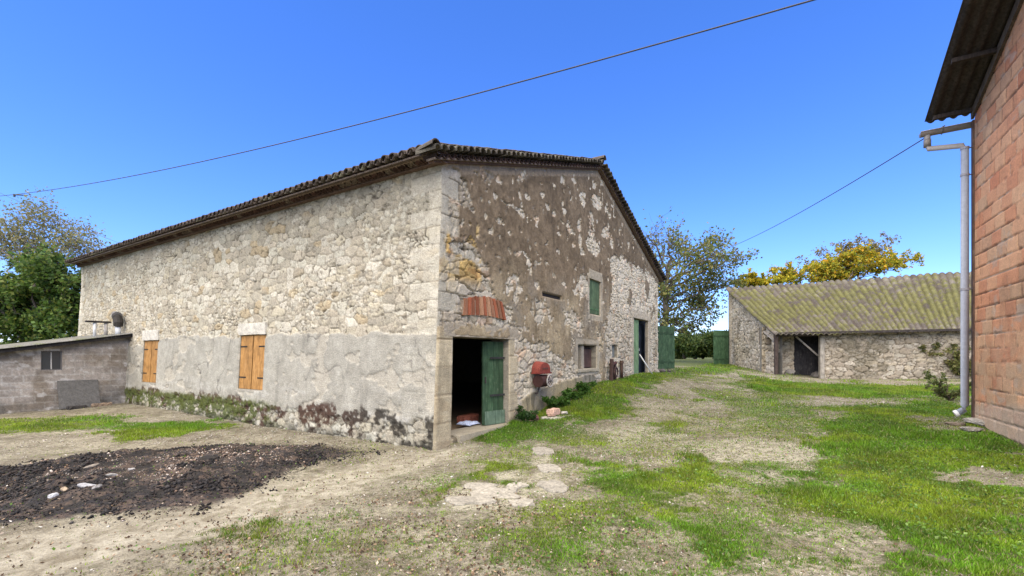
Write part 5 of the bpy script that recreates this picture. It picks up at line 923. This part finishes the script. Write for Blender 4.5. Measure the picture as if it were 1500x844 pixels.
# fallen leaves
n = 170000; x = RNG.uniform(-7, 12, n); y = 3.1+9*RNG.uniform(0, 1, n)**1.4; k = visible(x, y); x, y = x[k], y[k]; lp = gpoly([(230, 780), (400, 760), (640, 720), (830, 740), (960, 780), (980, 860), (200, 860)]); w_ = ss(-.4, .3, inpoly(x, y, lp)); k = RNG.uniform(0, 1, len(x)) < (.08+.50*w_)*(1-.7*cover(x, y))*ss(.35, .6, fbm(x*3, y*3, 88)); x, y = x[k], y[k]; z = ground_z(x, y)+RNG.uniform(.004, .02, len(x)); V, Fq, c = leafcloud(np.stack([x, y, z], 1), .020, [(.09, .055, .035), (.15, .095, .055), (.055, .035, .022), (.22, .15, .09), (.28, .23, .17)], 1.5, 1.2); tag(mesh('fallen_leaves', V, Fq, M['rock'], None, c), 'brown fallen leaves and twigs littering the foreground', 'leaf litter', kind='stuff')
# loose gravel: small angular bits
def bits(name, x, y, z, s, pal, mat, lab, cat, flat=.6):
    n = len(x); T = np.array([(1, 0, 0), (-.9, .1, 0), (0, .95, .1), (.1, -1, 0), (0, 0, .8), (0, 0, -.8)], float); Fi = np.array([(0, 2, 4), (2, 1, 4), (1, 3, 4), (3, 0, 4), (2, 0, 5), (1, 2, 5), (3, 1, 5), (0, 3, 5)])
    V = T[None]*RNG.uniform(.55, 1.35, (n, 6, 1))*RNG.uniform(.6, 1.3, (n, 1, 3))*s[:, None, None]; V[..., 2] *= flat; a = RNG.uniform(0, 6.283, n)[:, None]; X2 = V[..., 0]*np.cos(a)-V[..., 1]*np.sin(a); Y2 = V[..., 0]*np.sin(a)+V[..., 1]*np.cos(a); tl = RNG.normal(0, .35, (n, 1)); Z2 = V[..., 2]+X2*tl
    W = np.stack([X2+x[:, None], Y2+y[:, None], Z2+z[:, None]], -1); pal = np.array(pal); c = pal[RNG.integers(0, len(pal), n)]*RNG.uniform(.7, 1.25, (n, 1)); Fq = (Fi[None]+np.arange(n)[:, None, None]*6).reshape(-1, 3); tag(mesh(name, W.reshape(-1, 3), Fq, M[mat], None, np.repeat(c, 6, 0)), lab, cat, kind='stuff')
n = 200000; x = RNG.uniform(-10, 14, n); y = 3.1+14*RNG.uniform(0, 1, n)**1.3; k = visible(x, y); x, y = x[k], y[k]; pvx = ss(-.4, .3, inpoly(x, y, PAVE)); pr = (1-cover(x, y))*ss(.38, .62, fbm(x*2, y*2, 81))*(.40-.25*pvx)*(1-.8*ss(-.1, .2, inpoly(x, y, TRK)))*(1-.9*burn(x, y)); k = RNG.uniform(0, 1, len(x)) < pr; x, y = x[k], y[k]; s = (.006+.016*RNG.uniform(0, 1, len(x))**4)*(.8+y*.05)
bits('gravel', x, y, ground_z(x, y)+s*.1, s, [(.36, .33, .27), (.27, .23, .18), (.18, .145, .11), (.45, .42, .36)], 'rock', 'loose pale gravel and stone chips over the bare farmyard ground', 'gravel')
# burnt debris
n = 260000; x = RNG.uniform(-13, 0, n); y = RNG.uniform(4, 11, n); b_ = burn(x, y); k = visible(x, y) & (RNG.uniform(0, 1, n) < b_*ss(.30, .55, fbm(x*2.3, y*2.3, 83)+.1*b_)); x, y = x[k], y[k]; br = fbm(x*.75, y*.75, 84)*.5+fbm(x*3, y*3, 85)*.5; s = (.003+.022*RNG.uniform(0, 1, len(x))**5)*(.6+.9*ss(.4, .65, fbm(x*2.1, y*2.1, 87))); kk = (br+.16*ss(-.5, .5, inpoly(x+(br-.5)*2, y, BROWN)) > .575)
z = ground_z(x, y)+s*.3
bits('charred_debris', x[~kk], y[~kk], z[~kk], s[~kk], [(.012, .011, .011), (.022, .020, .019), (.045, .04, .037), (.008, .0075, .007), (.03, .022, .018)], 'char', 'black charred debris heaped across the left foreground', 'debris', .9)
bits('ash_rubble', x[kk], y[kk], z[kk], s[kk]*.8, [(.17, .115, .08), (.26, .19, .14), (.10, .07, .05), (.05, .04, .04), (.38, .33, .28)], 'rock', 'brown ash and earth crumbs in the middle of the burnt heap', 'rubble', .8)
# ------------------------------------------------------------------ light, sky, camera
w = bpy.data.worlds.new('World'); S.world = w; w.use_nodes = True; t = w.node_tree; bg = t.nodes['Background']; sk = t.nodes.new('ShaderNodeTexSky'); sk.sky_type = 'NISHITA'; sk.sun_disc = False
EL, AZ = math.radians(62), math.radians(205)      # towards the sun, azimuth from +Y clockwise: behind the camera
sk.sun_elevation = EL; sk.sun_rotation = AZ; sk.air_density = 1.0; sk.dust_density = .15; sk.ozone_density = 3.5; sk.altitude = 100
hs = t.nodes.new('ShaderNodeHueSaturation'); hs.inputs['Saturation'].default_value = 1.22; hs.inputs['Value'].default_value = 1.0; t.links.new(sk.outputs[0], hs.inputs['Color']); ml = mx(t, 'MULTIPLY', 1, hs.outputs[0], (.86, .90, 1.32)); t.links.new(ml, bg.inputs[0]); bg.inputs[1].default_value = .118
sd_ = bpy.data.lights.new('sun', 'SUN'); sd_.energy = 5; sd_.angle = math.radians(105); sd_.color = (1., .885, .66); so_ = bpy.data.objects.new('sun', sd_); COL.objects.link(so_)
from mathutils import Vector
dv = Vector((math.sin(AZ)*math.cos(EL), math.cos(AZ)*math.cos(EL), math.sin(EL))); so_.rotation_euler = dv.to_track_quat('Z', 'Y').to_euler(); so_.location = (0, 0, 30)
cam = bpy.data.cameras.new('camera'); co = bpy.data.objects.new('camera', cam); COL.objects.link(co); co.location = (0, 0, EYE); co.rotation_euler = (math.pi/2, 0, 0); cam.sensor_width = 36; cam.lens = 36*F/1500; cam.shift_y = (HZ-422)/1500; cam.clip_end = 5000; cam.clip_start = .05; S.camera = co
vs = S.view_settings; vs.view_transform = 'Standard'; vs.look = 'None'; vs.gamma = 1; vs.use_curve_mapping = False; vs.exposure = 1.05
S.cycles.max_bounces = 6; S.cycles.diffuse_bounces = 3
